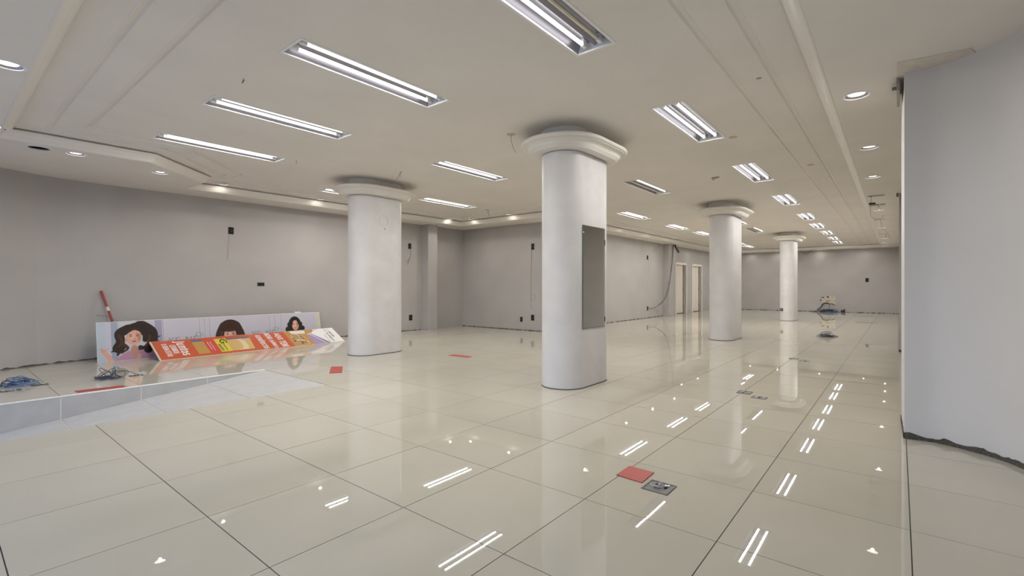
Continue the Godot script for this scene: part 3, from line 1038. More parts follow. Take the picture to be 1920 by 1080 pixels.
func coil(at: Vector3, rx: float, rz: float, turns: int, sd: int, r: float, ms: Array, label: String, high := 0.09) -> Node3D:
	var t := thing("wire_tangle", label, "wire tangle", at)
	rng.seed = sd
	var per := int(ceil(float(turns) / ms.size()))
	for k in ms.size():
		var pts := []
		var c := Vector3.ZERO
		var dir := rng.randf() * TAU
		for j in per:
			var lr := rng.randf_range(0.35, 0.62)
			c = Vector3(rng.randf_range(-0.42, 0.42) * rx, 0, rng.randf_range(-0.42, 0.42) * rz)
			var tip := rng.randf_range(0.0, high)
			var ph := rng.randf() * TAU
			for q in 8:
				dir += TAU / 8.0
				pts.append(c + Vector3(cos(dir) * rx * lr, r + 0.004 + tip * (0.5 + 0.5 * sin(dir + ph)), sin(dir) * rz * lr))
		var b := MB.new()
		b.tube(wire_path(pts, 3), r, 5)
		part(t, "wire", b, mats[ms[k]])
	return t

# ------------------------------------------------------------------ things on the floor
func floor_box(at: Vector3, w: float, d: float, label: String, sd: int) -> void:
	var t := thing("floor_box", label, "floor box", at, "open service boxes in the floor")
	var m := MB.new()
	for s in [-1.0, 1.0]:
		m.box(Vector3(s * (w / 2 - 0.005), 0.002, 0), Vector3(0.01, 0.006, d), 0.001)
		m.box(Vector3(0, 0.002, s * (d / 2 - 0.005)), Vector3(w - 0.02, 0.006, 0.01), 0.001)
	part(t, "rim", m, mats.hinge_steel)
	m = MB.new()
	m.box(Vector3(0, 0.0012, 0), Vector3(w - 0.016, 0.002, d - 0.016))
	part(t, "box_mouth", m, mats.zinc)
	rng.seed = sd
	for k in 3:
		var pts := []
		var a := rng.randf() * TAU
		var c := Vector3(rng.randf_range(-0.25, 0.25) * w, 0.006, rng.randf_range(-0.15, 0.15) * d)
		for q in 7:
			a += 0.7
			pts.append(c + Vector3(cos(a) * w * 0.16, rng.randf() * 0.006, sin(a) * d * 0.2))
		strand(t, "wire", pts, 0.0022, ["white_wire", "junction_plastic", "white_wire"][k])
	for k in 3:
		m = MB.new()
		m.box(Vector3(rng.randf_range(-0.4, 0.4) * w, 0.006, rng.randf_range(-0.3, 0.35) * d), Vector3(0.016, 0.008, 0.012), 0.002, Basis(Vector3.UP, rng.randf() * 3.0))
		part(t, "connector", m, mats.white_print if k != 1 else mats.black_plastic)

func plate(c: Array, label: String, th := 0.005) -> void:
	var m := MB.new()
	var p := poly(c)
	var mid := (p[0] + p[1] + p[2] + p[3]) / 4.0
	var l := PackedVector2Array()
	for q in p:
		l.append(q - mid)
	m.prism(l, 0.0, th)
	one("floor_plate", m, mats.red_plate, label, "floor plate", Vector3(mid.x, 0.0004, mid.y), "red cover plates on the floor")

func build_floor_things() -> void:
	plate([-1.275, -2.53, -1.275, -2.705, -1.118, -2.70, -1.113, -2.52], "bright red cover plate beside the nearest open floor box")
	plate([-5.58, -3.21, -6.0, -3.48, -5.88, -3.58, -5.49, -3.33], "dull red cover plate on the tiles just past the ramp's end")
	plate([-5.55, -5.23, -5.56, -5.35, -5.16, -5.36, -5.15, -5.26], "dull red cover plate lying between the two nearest columns")
	plate([-6.69, -0.98, -6.66, -1.37, -6.545, -1.37, -6.58, -0.99], "long dull red strip lying along the top edge of the ramp")
	floor_box(Vector3(-1.018, 0, -2.525), 0.145, 0.145, "nearest open floor box with loose white wires, beside the bright red plate", 51)
	floor_box(Vector3(-1.24, 0, -5.34), 0.13, 0.14, "left box of the middle pair of open floor boxes", 52)
	floor_box(Vector3(-1.07, 0, -5.18), 0.13, 0.10, "right box of the middle pair of open floor boxes", 53)
	floor_box(Vector3(-1.24, 0, -8.30), 0.12, 0.14, "left box of the farther pair of open floor boxes", 54)
	floor_box(Vector3(-1.08, 0, -8.15), 0.12, 0.11, "right box of the farther pair of open floor boxes", 55)
	floor_box(Vector3(-7.25, 0, -0.56), 0.10, 0.16, "shallow open floor box in front of the bright blue wire tangle", 56)
	floor_box(Vector3(-7.42, 0, -0.80), 0.09, 0.14, "shallow open floor box right of the bright blue wire tangle", 57)
	floor_box(Vector3(-7.28, 0, -1.63), 0.09, 0.14, "shallow open floor box right of the dark wire tangle", 58)
	coil(Vector3(-7.58, 0, -0.66), 0.20, 0.19, 15, 61, 0.004, ["blue_wire", "pale_blue_wire", "navy_wire"], "bright blue tangle of wires on the floor at the far left", 0.10)
	var c := coil(Vector3(-7.30, 0, -1.36), 0.19, 0.16, 9, 67, 0.0035, ["navy_wire", "navy_wire"], "dark blue looped tangle of wires in front of the poster board", 0.14)
	strand(c, "wire", [Vector3(0.0, 0.08, -0.06), Vector3(0.02, 0.07, -0.18), Vector3(0.02, 0.02, -0.27), Vector3(0.02, 0.006, -0.33)], 0.0035, "navy_wire")
	coil(Vector3(-1.18, 0, -12.35), 0.24, 0.26, 10, 71, 0.005, ["navy_wire", "black_plastic"], "loose coil of dark wire alone on the open floor before the end wall", 0.10)
	# offcuts near the end wall
	for q in [[-0.76, -17.86, 0.5, "thin grey lath lying on the floor beyond the dark wire coil"], [-0.95, -21.6, 0.45, "thin lath lying on the floor near the end wall at right"]]:
		var m := MB.new()
		m.box(Vector3(0, 0.006, 0), Vector3(q[2], 0.012, 0.05), 0.002, Basis(Vector3.UP, 0.1))
		one("lath", m, mats.grey_wire, q[3], "offcut", Vector3(q[0], 0, q[1]), "laths on the far floor")

# ------------------------------------------------------------------ sign boards
func rodbox(m: MB, x0: float, y0: float, z0: float, x1: float, y1: float, z1: float) -> void:
	m.box(Vector3((x0 + x1) / 2, (y0 + y1) / 2, (z0 + z1) / 2), Vector3(absf(x1 - x0), absf(y1 - y0), absf(z1 - z0)))

func board(called: String, label: String, O: Vector3, U: Vector3, V: Vector3, L: float, H: float, th: float, edge: Material, category := "sign board") -> Node3D:
	var t := thing(called, label, category, O)
	var u := U.normalized()
	var nn := u.cross(V).normalized()
	t.basis = Basis(u, nn.cross(u), nn)
	var m := MB.new()
	m.box(Vector3(L / 2, H / 2, -th / 2), Vector3(L, H, th), 0.002)
	part(t, "backing", m, edge)
	return t

func patch2(t: Node3D, called: String, pts: Array, z: float, m: Material) -> void:   # flat print of any outline, 1 mm thick film
	var b := MB.new()
	var p := poly(pts)
	var ix := Geometry2D.triangulate_polygon(p)
	for i in range(0, ix.size(), 3):
		b.tri(Vector3(p[ix[i]].x, p[ix[i]].y, z), Vector3(p[ix[i + 1]].x, p[ix[i + 1]].y, z), Vector3(p[ix[i + 2]].x, p[ix[i + 2]].y, z), Vector3.BACK, Vector3.BACK, Vector3.BACK)
	part(t, called, b, m)

func lettering(t: Node3D, text: String, x0: float, x1: float, y0: float, y1: float, z: float, m: Material, turned := true, weight := 700, italic := false) -> void:
	var f := SystemFont.new()
	f.font_names = PackedStringArray(["Droid Sans"])
	f.font_weight = weight
	f.font_italic = italic
	var tm := TextMesh.new()
	tm.text = text
	tm.font = f
	tm.font_size = 32
	tm.pixel_size = 0.01
	tm.depth = 0.02
	tm.curve_step = 2.0
	var o := MeshInstance3D.new()
	o.mesh = tm
	o.material_override = m
	o.name = under(t, "lettering")
	t.add_child(o, true)
	var a := tm.get_aabb()
	var w := x1 - x0
	var h := y1 - y0
	var kx := (h if turned else w) / a.size.x
	var ky := (w if turned else h) / a.size.y
	var ex := Vector3(0, -1, 0) if turned else Vector3(1, 0, 0)
	var ey := Vector3(1, 0, 0) if turned else Vector3(0, 1, 0)
	o.basis = Basis(ex * kx, ey * ky, Vector3(0, 0, 0.05))
	var mid := a.get_center()
	o.position = Vector3((x0 + x1) / 2, (y0 + y1) / 2, z) - ex * kx * mid.x - ey * ky * mid.y

func ell(im: Image, cx: float, cy: float, rx: float, ry: float, rot: float, c: Color, soft := 0.15) -> void:
	var R := maxf(rx, ry) + 1.0
	var cr := cos(rot)
	var sr := sin(rot)
	for y in range(maxi(0, int(cy - R)), mini(im.get_height(), int(cy + R) + 1)):
		for x in range(maxi(0, int(cx - R)), mini(im.get_width(), int(cx + R) + 1)):
			var dx := x - cx
			var dy := y - cy
			var d := sqrt(pow((dx * cr + dy * sr) / rx, 2) + pow((dy * cr - dx * sr) / ry, 2))
			var a := clampf((1.0 - d) / soft, 0.0, 1.0) * c.a
			if a > 0.0:
				im.set_pixel(x, y, im.get_pixel(x, y).lerp(Color(c.r, c.g, c.b), a))

func lock(im: Image, pts: Array, w0: float, w1: float, c: Color) -> void:   # tapering strand of hair or limb
	var cv := Curve2D.new()
	for i in pts.size():
		var t: Vector2 = (pts[mini(i + 1, pts.size() - 1)] - pts[maxi(i - 1, 0)]) / 6.0
		cv.add_point(pts[i], -t, t)
	var n := maxi(8, int(cv.get_baked_length() / 3.0))
	for k in n + 1:
		var p := cv.sample_baked(cv.get_baked_length() * k / n)
		var r := lerpf(w0, w1, float(k) / n)
		ell(im, p.x, p.y, r, r, 0, c, 0.35)

func tress(im: Image, pts: Array, w0: float, w1: float, c: Color, sheen: Color) -> void:   # a lock with fine strands of differing tone
	lock(im, pts, w0, w1, c)
	for k in 9:
		var o := (k - 4) / 4.6
		var q := []
		for i in pts.size():
			var d: Vector2 = (pts[mini(i + 1, pts.size() - 1)] - pts[maxi(i - 1, 0)]).normalized()
			q.append(pts[i] + Vector2(-d.y, d.x) * o * lerpf(w0, w1, float(i) / (pts.size() - 1)) * 0.9)
		lock(im, q, 1.6, 1.1, c.lerp(sheen, 0.25 + 0.55 * rng.randf()) if k % 2 else c.darkened(0.35))

func face(im: Image, cx: float, cy: float, w: float, h: float, tilt: float, skin: Color, lips: Color) -> void:
	ell(im, cx, cy, w, h, tilt, skin, 0.12)
	ell(im, cx - w * 0.25, cy - h * 0.1, w * 0.55, h * 0.7, tilt, skin.lightened(0.18), 0.9)
	ell(im, cx + w * 0.62, cy + h * 0.1, w * 0.3, h * 0.7, tilt, skin.darkened(0.22), 0.9)
	var dk := Color(0.20, 0.13, 0.11)
	for s in [-1.0, 1.0]:
		ell(im, cx + s * w * 0.42, cy - h * 0.32, w * 0.26, h * 0.045, 0.12 * s, dk, 0.7)
		ell(im, cx + s * w * 0.40, cy - h * 0.13, w * 0.22, h * 0.085, 0.05 * s, Color(0.45, 0.30, 0.27), 0.7)
		ell(im, cx + s * w * 0.40, cy - h * 0.13, w * 0.10, h * 0.065, 0, Color(0.12, 0.10, 0.11), 0.5)
	ell(im, cx + w * 0.08, cy + h * 0.22, w * 0.17, h * 0.07, 0, skin.darkened(0.28), 0.8)
	ell(im, cx - w * 0.02, cy + h * 0.08, w * 0.10, h * 0.22, 0, skin.lightened(0.2), 0.8)
	ell(im, cx, cy + h * 0.52, w * 0.33, h * 0.10, 0, lips, 0.5)
	ell(im, cx, cy + h * 0.51, w * 0.28, h * 0.02, 0, lips.darkened(0.45), 0.6)

func poster_print() -> ImageTexture:   # three portraits on a pale panelled wall
	rng.seed = 33
	var W := 1360
	var H := 232
	var im := Image.create(W, H, false, Image.FORMAT_RGB8)
	for x in W:
		var u := float(x) / W
		var c := Color(0.79, 0.785, 0.82).lerp(Color(0.74, 0.73, 0.78), u)
		if u < 0.027: c = Color(0.73, 0.77, 0.81)
		elif u < 0.047: c = Color(0.78, 0.77, 0.82)
		elif u < 0.068: c = Color(0.62, 0.65, 0.72)
		elif u < 0.075: c = Color(0.70, 0.73, 0.78)
		for q in [0.237, 0.388, 0.410, 0.432, 0.727, 0.756, 0.79]:
			if absf(u - q) < 0.0016: c = c.darkened(0.17)
			elif absf(u - q - 0.003) < 0.0016: c = c.lightened(0.2)
		if u > 0.205 and u < 0.232: c = Color(0.63, 0.62, 0.71)
		for y in H:
			im.set_pixel(x, y, c.darkened(0.05 * y / H))
	var hair := Color(0.13, 0.085, 0.07)
	var brown := Color(0.30, 0.17, 0.10)
	var pink := Color(0.72, 0.54, 0.63)
	var skin := Color(0.86, 0.64, 0.55)
	# first portrait: raised hand, pink blouse, blown dark hair
	lock(im, [Vector2(62, 236), Vector2(50, 206), Vector2(32, 182)], 15, 11, skin)
	ell(im, 26, 172, 10, 13, 0.3, skin)
	for q in [[12, 156, 4.5], [18, 150, 4.0], [36, 160, 3.5], [48, 153, 3.5]]:
		lock(im, [Vector2(26, 174), Vector2((26 + q[0]) / 2.0 + 1, (172 + q[1]) / 2.0), Vector2(q[0], q[1])], 5.5, q[2] * 0.7, skin.darkened(0.04))
	ell(im, 180, 262, 106, 92, 0, pink, 0.06)
	ell(im, 240, 240, 70, 66, 0.3, pink.darkened(0.07), 0.15)
	tress(im, [Vector2(205, 30), Vector2(258, 70), Vector2(262, 130), Vector2(240, 180)], 36, 24, hair, Color(0.42, 0.26, 0.17))
	tress(im, [Vector2(150, 45), Vector2(104, 70), Vector2(106, 120), Vector2(84, 160), Vector2(110, 176)], 30, 16, hair, Color(0.42, 0.26, 0.17))
	tress(im, [Vector2(90, 142), Vector2(80, 168), Vector2(62, 176)], 14, 3, hair, Color(0.42, 0.26, 0.17))
	tress(im, [Vector2(120, 150), Vector2(96, 186), Vector2(90, 200)], 16, 4, hair, Color(0.42, 0.26, 0.17))
	tress(im, [Vector2(256, 120), Vector2(286, 132), Vector2(302, 140)], 14, 3, hair, Color(0.42, 0.26, 0.17))
	tress(im, [Vector2(258, 100), Vector2(284, 106), Vector2(306, 100)], 9, 2, hair, Color(0.42, 0.26, 0.17))
	ell(im, 186, 52, 54, 44, 0, hair, 0.1)
	ell(im, 172, 176, 20, 34, 0, skin.darkened(0.15), 0.2)
	ell(im, 190, 226, 14, 34, 0.2, skin.darkened(0.05), 0.3)
	face(im, 172, 96, 40, 50, 0.05, skin, Color(0.66, 0.30, 0.30))
	ell(im, 132, 112, 7, 12, 0, skin.darkened(0.05), 0.3)
	tress(im, [Vector2(132, 66), Vector2(176, 42), Vector2(222, 70), Vector2(226, 120)], 12, 14, hair, Color(0.42, 0.26, 0.17))
	tress(im, [Vector2(100, 84), Vector2(112, 118), Vector2(98, 150)], 9, 7, brown, Color(0.42, 0.26, 0.17))
	tress(im, [Vector2(118, 134), Vector2(140, 160), Vector2(124, 178)], 10, 6, brown, Color(0.42, 0.26, 0.17))
	tress(im, [Vector2(250, 96), Vector2(240, 140), Vector2(214, 168), Vector2(196, 172)], 9, 8, brown, Color(0.42, 0.26, 0.17))
	tress(im, [Vector2(200, 160), Vector2(236, 172), Vector2(258, 158)], 12, 9, hair, Color(0.42, 0.26, 0.17))
	# second portrait: straight brown hair and fringe
	ell(im, 714, 84, 74, 66, 0, Color(0.19, 0.115, 0.09), 0.08)
	tress(im, [Vector2(672, 60), Vector2(644, 120), Vector2(632, 200), Vector2(630, 240)], 26, 22, Color(0.24, 0.15, 0.115), Color(0.42, 0.26, 0.17))
	tress(im, [Vector2(756, 60), Vector2(782, 120), Vector2(798, 190), Vector2(806, 240)], 26, 22, Color(0.22, 0.14, 0.10), Color(0.42, 0.26, 0.17))
	lock(im, [Vector2(690, 40), Vector2(660, 110), Vector2(648, 190)], 6, 4, Color(0.38, 0.25, 0.18))
	face(im, 712, 130, 42, 60, 0, skin.lightened(0.06), Color(0.78, 0.42, 0.40))
	for k in 15:
		lock(im, [Vector2(706 + (k - 7) * 2.0, 32), Vector2(710 + (k - 7) * 6.0, 66), Vector2(712 + (k - 7) * 7.2, 104 - absf(k - 6.5) * 0.8)], 6, 4, Color(0.19 + 0.03 * (k % 3), 0.11 + 0.015 * (k % 3), 0.085))
	# third portrait: black wavy hair, frontal face
	ell(im, 1180, 86, 52, 66, 0, Color(0.07, 0.055, 0.06), 0.1)
	for q in [[1142, 84, 24], [1128, 120, 26], [1120, 156, 28], [1220, 84, 22], [1236, 118, 24], [1240, 154, 26], [1140, 190, 30], [1228, 190, 28]]:
		ell(im, q[0], q[1], q[2], q[2] * 0.95, 0, Color(0.085, 0.065, 0.07), 0.2)
		ell(im, q[0] - 4, q[1] - 6, q[2] * 0.5, q[2] * 0.3, -0.5, Color(0.20, 0.16, 0.16), 0.9)
	ell(im, 1186, 180, 17, 40, 0, skin.darkened(0.16), 0.2)
	face(im, 1184, 92, 29, 42, 0, skin.lightened(0.03), Color(0.70, 0.30, 0.28))
	lock(im, [Vector2(1158, 84), Vector2(1164, 52), Vector2(1192, 44), Vector2(1212, 84)], 6, 6, Color(0.07, 0.055, 0.06))
	return ImageTexture.create_from_image(im)

func build_boards() -> void:
	# beige board at the back
	var O := Vector3(-9.075, 0.0, -2.0)
	board("plain_board", "plain beige board standing behind the portrait poster, its end showing at right", O, Vector3(-0.12, 0, -3.13), Vector3(-0.10, 0.56, 0), 3.13, 0.578, 0.015, mats.beige_board, "board")
	var m := MB.new()
	m.box(Vector3(0, 0.016, 0), Vector3(0.05, 0.035, 0.12), 0.006)
	one("tape_scrap", m, mats.white_print, "small white scrap lying on the top edge of the portrait board", "scrap", Vector3(-9.215, 0.562, -4.62))
	# portrait poster
	O = Vector3(-8.88, 0.0, -1.545)
	var U := Vector3(-0.15, 0, -3.405)
	var L := U.length()
	var t := board("poster_board", "long pale poster board showing three women's portraits, leaning against the wall", O, U, Vector3(-0.08, 0.575, 0), L, 0.58, 0.018, mats.white_strip, "poster")
	var pm := mat("poster_print", Color(1, 1, 1), 0.3)
	pm.albedo_texture = poster_print()
	m = MB.new()
	m.quad(Vector3(0.004, 0.004, 0.001), Vector3(L - 0.004, 0.004, 0.001), Vector3(L - 0.004, 0.576, 0.001), Vector3(0.004, 0.576, 0.001), Vector3.BACK)
	part(t, "printed_face", m, pm)
	for q in [[0.258, "KE", 0.302], [0.326, "NE", 0.376], [0.632, "KE", 0.672], [0.704, "NE", 0.752]]:
		lettering(t, q[1], q[0] * L, q[2] * L, 0.185, 0.285, 0.001, mats.grey_ink, false, 300)
	for u in [0.382, 0.758]:
		var r := []
		for k in 20:
			var a := TAU * k / 18.0
			r.append(Vector3(u * L + (0.026 + 0.0015 * k) * cos(a), 0.315 + (0.026 + 0.0008 * k) * sin(a), 0.002))
		m = MB.new()
		m.tube(r, 0.003, 5)
		part(t, "ring_mark", m, mats.grey_ink)
	# orange banner board, an upright advert lying on its side
	O = Vector3(-8.42, 0.004, -2.17)
	U = Vector3(-0.15, 0, -3.10)
	L = U.length()
	var V := Vector3(-0.455, 0.245, 0)
	var H := V.length()
	var o := board("banner_board", "orange advert board lying on its side against the portrait poster", O, U, V, L, H, 0.022, mats.board_edge)
	var z := 0.001
	var P := func(a: Array) -> Array:
		var out := []
		for i in range(0, a.size(), 2):
			out.append(a[i] * L)
			out.append(a[i + 1] * H)
		return out
	patch2(o, "orange_print", P.call([0.006, 0.012, 0.668, 0.012, 0.668, 0.988, 0.006, 0.988]), z, mats.orange_print)
	patch2(o, "picture_print", P.call([0.668, 0.012, 0.80, 0.012, 0.80, 0.70, 0.84, 0.80, 0.86, 0.988, 0.668, 0.988]), z, mats.gold_print)
	rng.seed = 77
	for k in 46:     # blurred product picture: brown and cream blotches
		var cx := rng.randf_range(0.69, 0.795) * L
		var cy := rng.randf_range(0.06, 0.72) * H
		var rr := rng.randf_range(0.008, 0.03)
		var p := []
		for q in 9:
			var a := TAU * q / 9.0
			p.append(cx + rr * cos(a) * rng.randf_range(0.8, 1.6)); p.append(cy + rr * sin(a) * rng.randf_range(0.6, 1.1))
		patch2(o, "picture_print", p, z + 0.0002 + 0.00002 * k, [mats.gold_print, mats.board_edge, mats.raw_plaster, mats.raw_mortar, mats.grey_wire][k % 5])
	patch2(o, "picture_print", P.call([0.71, 0.78, 0.79, 0.74, 0.80, 0.96, 0.70, 0.96]), z + 0.0012, mats.sticker)
	patch2(o, "violet_print", P.call([0.80, 0.012, 0.875, 0.012, 0.812, 0.70, 0.795, 0.60]), z + 0.0003, mats.violet_print)
	patch2(o, "white_print", P.call([0.875, 0.012, 0.880, 0.012, 0.818, 0.72, 0.812, 0.70]), z + 0.0004, mats.white_print)
	patch2(o, "violet_print", P.call([0.880, 0.012, 0.902, 0.012, 0.826, 0.70, 0.818, 0.72]), z + 0.0003, mats.grey_print)
	patch2(o, "white_print", P.call([0.902, 0.012, 0.995, 0.012, 0.995, 0.988, 0.895, 0.988, 0.838, 0.80, 0.832, 0.72, 0.836, 0.64]), z + 0.0005, mats.white_print)
	lettering(o, "NOVA", 0.947 * L, 0.962 * L, 0.36 * H, 0.72 * H, z + 0.001, mats.ink)
	lettering(o, "QUÍMICA", 0.922 * L, 0.940 * L, 0.08 * H, 0.66 * H, z + 0.001, mats.ink)
	lettering(o, "FARMACÊUTICA", 0.901 * L, 0.909 * L, 0.08 * H, 0.56 * H, z + 0.001, mats.grey_ink, true, 400)
	for q in [[0.928, 0.90, 0.956, 0.70], [0.956, 0.70, 0.962, 0.86], [0.928, 0.90, 0.962, 0.86], [0.926, 0.88, 0.930, 0.68], [0.930, 0.68, 0.95, 0.74]]:
		m = MB.new()
		m.tube([Vector3(q[0] * L, q[1] * H, z + 0.001), Vector3(q[2] * L, q[3] * H, z + 0.001)], 0.002, 4)
		part(o, "logo_line", m, mats.red_ink)
	# slogan
	for q in [["GENÉRICOS", 0.494, 0.530, 0.05, 0.89], ["NOVA", 0.548, 0.580, 0.58, 0.95], ["QUÍMICA", 0.548, 0.580, 0.04, 0.53], ["AQUI", 0.598, 0.636, 0.50, 0.91], ["TEM", 0.598, 0.636, 0.06, 0.42], ["O BEM-ESTAR", 0.039, 0.062, 0.15, 0.82], ["LEVAMOS", 0.070, 0.095, 0.27, 0.73]]:
		lettering(o, q[0], q[1] * L, q[2] * L, q[3] * H, q[4] * H, z + 0.001, mats.white_print)
	lettering(o, "Juntos", 0.090 * L, 0.142 * L, 0.14 * H, 0.92 * H, z + 0.001, mats.white_print, true, 700, true)
	# medicine pack picture
	patch2(o, "pack_print", P.call([0.172, 0.13, 0.226, 0.13, 0.226, 0.80, 0.172, 0.80]), z + 0.0004, mats.gold_print)
	patch2(o, "pack_print", P.call([0.172, 0.80, 0.222, 0.80, 0.222, 0.90, 0.18, 0.92, 0.17, 0.87]), z + 0.0004, mats.blue_print)
	patch2(o, "pack_print", P.call([0.226, 0.13, 0.278, 0.13, 0.278, 0.88, 0.226, 0.88]), z + 0.0005, mats.crimson_print)
	patch2(o, "pack_print", P.call([0.278, 0.12, 0.332, 0.12, 0.338, 0.86, 0.278, 0.86]), z + 0.0006, mats.yellow_print)
	patch2(o, "pack_print", P.call([0.332, 0.13, 0.448, 0.13, 0.46, 0.77, 0.338, 0.77]), z + 0.0004, mats.pale_gold_print)
	patch2(o, "pack_print", P.call([0.338, 0.78, 0.458, 0.78, 0.458, 0.85, 0.338, 0.85]), z + 0.0004, mats.blue_print)
	patch2(o, "pack_print", P.call([0.37, 0.14, 0.415, 0.14, 0.425, 0.30, 0.425, 0.62, 0.408, 0.75, 0.385, 0.75, 0.398, 0.62, 0.398, 0.30, 0.385, 0.18, 0.37, 0.18]), z + 0.0006, mats.cream_print)
	lettering(o, "G", 0.300 * L, 0.334 * L, 0.58 * H, 0.82 * H, z + 0.001, mats.olive_ink)
	lettering(o, "Genérico", 0.283 * L, 0.299 * L, 0.18 * H, 0.56 * H, z + 0.001, mats.olive_ink)
	lettering(o, "Medicamento", 0.306 * L, 0.316 * L, 0.18 * H, 0.54 * H, z + 0.001, mats.olive_ink, true, 400)
	lettering(o, "Nova Química", 0.250 * L, 0.257 * L, 0.24 * H, 0.72 * H, z + 0.001, mats.white_print, true, 400)
	lettering(o, "Genéricos", 0.238 * L, 0.245 * L, 0.30 * H, 0.74 * H, z + 0.001, mats.white_print, true, 400)
	# red pole behind the poster
	var pl := thing("pole", "thin red pole with a white sticker leaning on the wall behind the poster", "pole", Vector3(-9.18, 0.0, -1.93))
	var a := Vector3(0, 0.01, 0)
	var b := Vector3(-0.19, 1.03, 0.26)
	m = MB.new()
	m.tube([a, b], 0.017, 10)
	part(pl, "shaft", m, mats.red_paint)
	m = MB.new()
	m.tube([a.lerp(b, 0.70), a.lerp(b, 0.76)], 0.0185, 10)
	part(pl, "sticker", m, mats.sticker)
	var ww := thing("wall_wire", "thin grey wire sticking out of the wall beside the red pole", "wire", Vector3(-9.395, 0.66, -1.62))
	strand(ww, "strand", [Vector3(0, 0.0, 0.0), Vector3(0.03, 0.0, -0.03), Vector3(0.04, -0.02, -0.14), Vector3(0.03, -0.10, -0.24)], 0.004, "grey_wire")

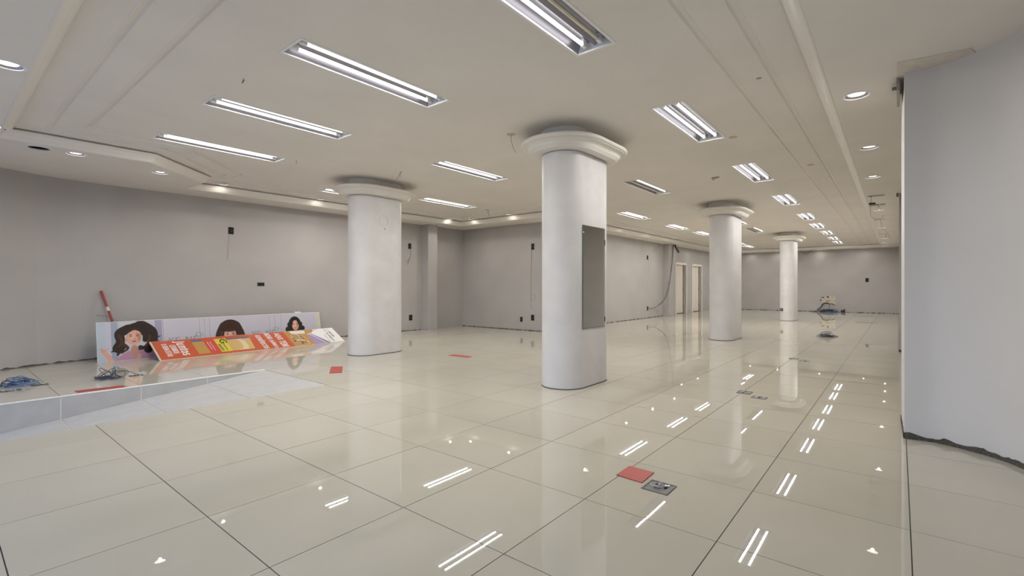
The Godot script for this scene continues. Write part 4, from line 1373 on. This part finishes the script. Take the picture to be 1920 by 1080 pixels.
# ------------------------------------------------------------------ loose ends under the ceiling
func build_ceiling_bits() -> void:
	var D := Vector3.DOWN
	var h := thing("ceiling_wire", "tiny wire hook left in the ceiling near the longest left lamps", "wire", Vector3(-4.163, MAIN, -1.642))
	strand(h, "strand", [Vector3(0, 0, 0), Vector3(0.012, -0.02, 0.01), Vector3(-0.008, -0.04, 0.012), Vector3(-0.016, -0.025, 0), Vector3(0, -0.012, -0.004)], 0.0025, "dark_wire")
	h = thing("ceiling_wire", "loose dark wire ends hanging from the ceiling between the two nearest columns", "wire", Vector3(-5.767, MAIN, -4.434))
	strand(h, "strand", [Vector3(0.05, 0, -0.02), Vector3(0.02, -0.02, 0), Vector3(0.0, -0.07, 0.01), Vector3(-0.02, -0.11, 0.03)], 0.003, "dark_wire")
	strand(h, "strand", [Vector3(0.04, 0, -0.01), Vector3(0.03, -0.05, 0), Vector3(0.02, -0.10, 0.0)], 0.003, "dark_wire")
	h = thing("ceiling_wire", "short stub of wire in the ceiling right of the lowest left lamp", "wire", Vector3(-6.308, MAIN, -3.149))
	strand(h, "strand", [Vector3(0, 0, 0), Vector3(0.002, -0.03, 0), Vector3(0.004, -0.055, 0.004)], 0.003, "grey_wire")
	h = thing("ceiling_wire", "thin wire hanging from a plaster patch left of the mirrored column's capital", "wire", Vector3(-3.371, MAIN, -4.134))
	strand(h, "strand", [Vector3(0, 0, 0), Vector3(0.0, -0.06, 0.0), Vector3(0.01, -0.14, -0.02), Vector3(0.03, -0.20, -0.05)], 0.002, "dark_wire")
	var m := MB.new()
	m.prism(circle(0, 0, 0.05, 12), -0.002, 0.003)
	part(h, "plaster_patch", m, mats.raw_plaster)
	for q in [[-1.47, -5.81, "small round plaster patch beside the lamp right of the mirrored column"], [-0.95, -7.74, "small plaster patch on the stepped ceiling near the right border"]]:
		m = MB.new()
		m.prism(circle(0, 0, 0.045, 12), -0.003, 0.002)
		one("plaster_patch", m, mats.raw_plaster, q[2], "plaster patch", Vector3(q[0], MAIN if q[0] < -1.0 else STEP2, q[1]))
	# empty round hole with a loose ring at the left
	var v := thing("empty_fitting", "empty round lamp hole with a loose ring in the left border", "lamp hole", Vector3(-7.50, SOFFIT, -0.80))
	m = MB.new()
	m.lathe(Vector3.ZERO, [Vector2(0.0945, 0.008), Vector2(0.094, -0.004), Vector2(0.112, -0.006), Vector2(0.118, 0.0)], 28)
	part(v, "trim_ring", m, mats.steel_white)
	m = MB.new()
	m.lathe(Vector3.ZERO, [Vector2(0.001, 0.12), Vector2(0.0938, 0.12), Vector2(0.0938, 0.008)], 28)
	part(v, "hollow", m, mats.dark_void)
	var spec := [[-0.305, -10.28, "dark rectangular hole with a hanging black holder in the right border", 0], [-0.32, -11.43, "dark square hole with a curled hanging wire in the right border", 1], [-0.35, -14.04, "thin dark hole with a straight hanging wire in the right border", 2], [-0.385, -17.83, "farthest thin dark hole with a short wire in the right border", 3], [-3.14, -24.2, "long dark slot with drooping wires in the far border", 4], [-2.23, -7.80, "small round dark hole in the ceiling beside the third lamp of the long row", 5], [-7.12, -7.88, "small dark hole with a short wire near the return moulding", 6]]
	for q in spec:
		var y := MAIN if q[3] >= 5 else SOFFIT
		var t := thing("hanging_wire", q[2], "ceiling hole", Vector3(q[0], y, q[1]), "holes and wires left in the ceiling")
		match q[3]:
			0:
				strand(t, "strand", [Vector3(-0.06, 0.448, 0), Vector3(-0.07, -0.05, 0), Vector3(-0.07, -0.11, 0.01)], 0.0026, "dark_wire")
				m = MB.new(); m.box(Vector3(-0.055, -0.13, 0), Vector3(0.09, 0.03, 0.05), 0.005)
				part(t, "lamp_holder", m, mats.black_plastic)
				strand(t, "strand", [Vector3(-0.02, -0.13, 0), Vector3(0.02, -0.16, 0.0), Vector3(0.04, -0.21, 0)], 0.003, "dark_wire")
			1:
				strand(t, "strand", [Vector3(-0.06, 0.448, 0), Vector3(-0.11, -0.10, 0), Vector3(-0.08, -0.24, 0), Vector3(0.04, -0.27, 0), Vector3(0.09, -0.21, 0)], 0.0026, "dark_wire")
			2:
				strand(t, "strand", [Vector3(-0.01, 0.448, 0), Vector3(0.03, -0.12, 0), Vector3(0.12, -0.28, 0), Vector3(0.19, -0.44, 0)], 0.0026, "dark_wire")
			3:
				strand(t, "strand", [Vector3(0.08, 0.448, 0), Vector3(0.09, -0.07, 0), Vector3(0.09, -0.12, 0)], 0.005, "dark_wire")
			4:
				strand(t, "strand", [Vector3(-0.22, 0.448, 0), Vector3(-0.2, 0.0, 0), Vector3(-0.1, -0.10, 0.02), Vector3(0.0, -0.14, 0.02), Vector3(0.14, -0.06, 0), Vector3(0.25, 0.04, 0)], 0.008, "dark_wire")
				strand(t, "strand", [Vector3(-0.1, 0.04, 0.04), Vector3(0.05, -0.08, 0.05), Vector3(0.22, 0.04, 0.02)], 0.006, "dark_wire")
			5:
				strand(t, "strand", [Vector3(-0.03, 0.298, 0), Vector3(-0.05, -0.008, 0), Vector3(0.02, -0.012, 0.03), Vector3(0.05, 0.02, 0)], 0.004, "dark_wire")
			6:
				strand(t, "strand", [Vector3(0.02, 0.298, 0), Vector3(0.03, -0.04, 0), Vector3(0.06, -0.10, 0), Vector3(0.07, -0.16, 0)], 0.004, "dark_wire")
	# metal channel left on the end face of the curved wall
	var c := thing("metal_channel", "rusty metal channel stub at the top corner of the curved wall", "bracket", Vector3(0.005, SOFFIT, -4.75))
	m = MB.new()
	m.box(Vector3(-0.010, -0.05, 0), Vector3(0.02, 0.10, 0.42), 0.003)
	part(c, "channel", m, mats.grey_wire)
	m = MB.new()
	m.box(Vector3(-0.022, -0.035, 0.06), Vector3(0.05, 0.012, 0.05), 0.003)
	part(c, "lug", m, mats.hinge_steel)
	h = thing("metal_channel", "small dark metal stub under the border at the recess farther back", "bracket", Vector3(-0.02, SOFFIT, -10.22))
	m = MB.new()
	m.box(Vector3(0, -0.03, 0), Vector3(0.03, 0.06, 0.05), 0.003)
	part(h, "channel", m, mats.hinge_steel)

func _ready() -> void:
	rng.seed = 5
	# camera: eye 1.10 m above the floor, level, lens shifted a hair, turned 39.1 degrees left of the hall's axis
	var cam := Camera3D.new()
	cam.name = "camera"
	add_child(cam)
	cam.position = Vector3(0, 1.10, 0)
	cam.rotation = Vector3(0, deg_to_rad(39.1), 0)
	cam.near = 0.05
	cam.far = 200.0
	cam.set_frustum(2.0 * 540.0 / 893.0 * 0.05, Vector2(0, -3.5 / 893.0 * 0.05), 0.05, 200.0)
	cam.current = true
	var we := WorldEnvironment.new()
	we.name = "world"
	var e := Environment.new()
	e.background_mode = Environment.BG_SKY
	var sm := ProceduralSkyMaterial.new()
	sm.sky_top_color = Color(0.62, 0.72, 0.88)
	sm.sky_horizon_color = Color(0.86, 0.90, 0.95)
	sm.ground_horizon_color = Color(0.6, 0.6, 0.6)
	sm.ground_bottom_color = Color(0.4, 0.4, 0.4)
	sm.sky_energy_multiplier = 1.0
	var sky := Sky.new()
	sky.sky_material = sm
	e.sky = sky
	e.background_energy_multiplier = 3.8
	e.tonemap_mode = Environment.TONE_MAPPER_LINEAR
	e.tonemap_exposure = 1.0
	e.sdfgi_enabled = true
	e.ssao_enabled = true
	e.ssil_enabled = true
	we.environment = e
	add_child(we)
	make_materials()
	build_floor()
	build_ramp()
	build_walls()
	build_ceiling()
	door("door_1", -18.45, -19.57, "left one of the two narrow white doors beside the pilaster")
	door("door_2", -20.36, -21.51, "right one of the two narrow white doors, nearer the end wall")
	build_columns()
	build_lamps()
	build_boards()
	build_sockets()
	build_floor_things()
	build_ceiling_bits()
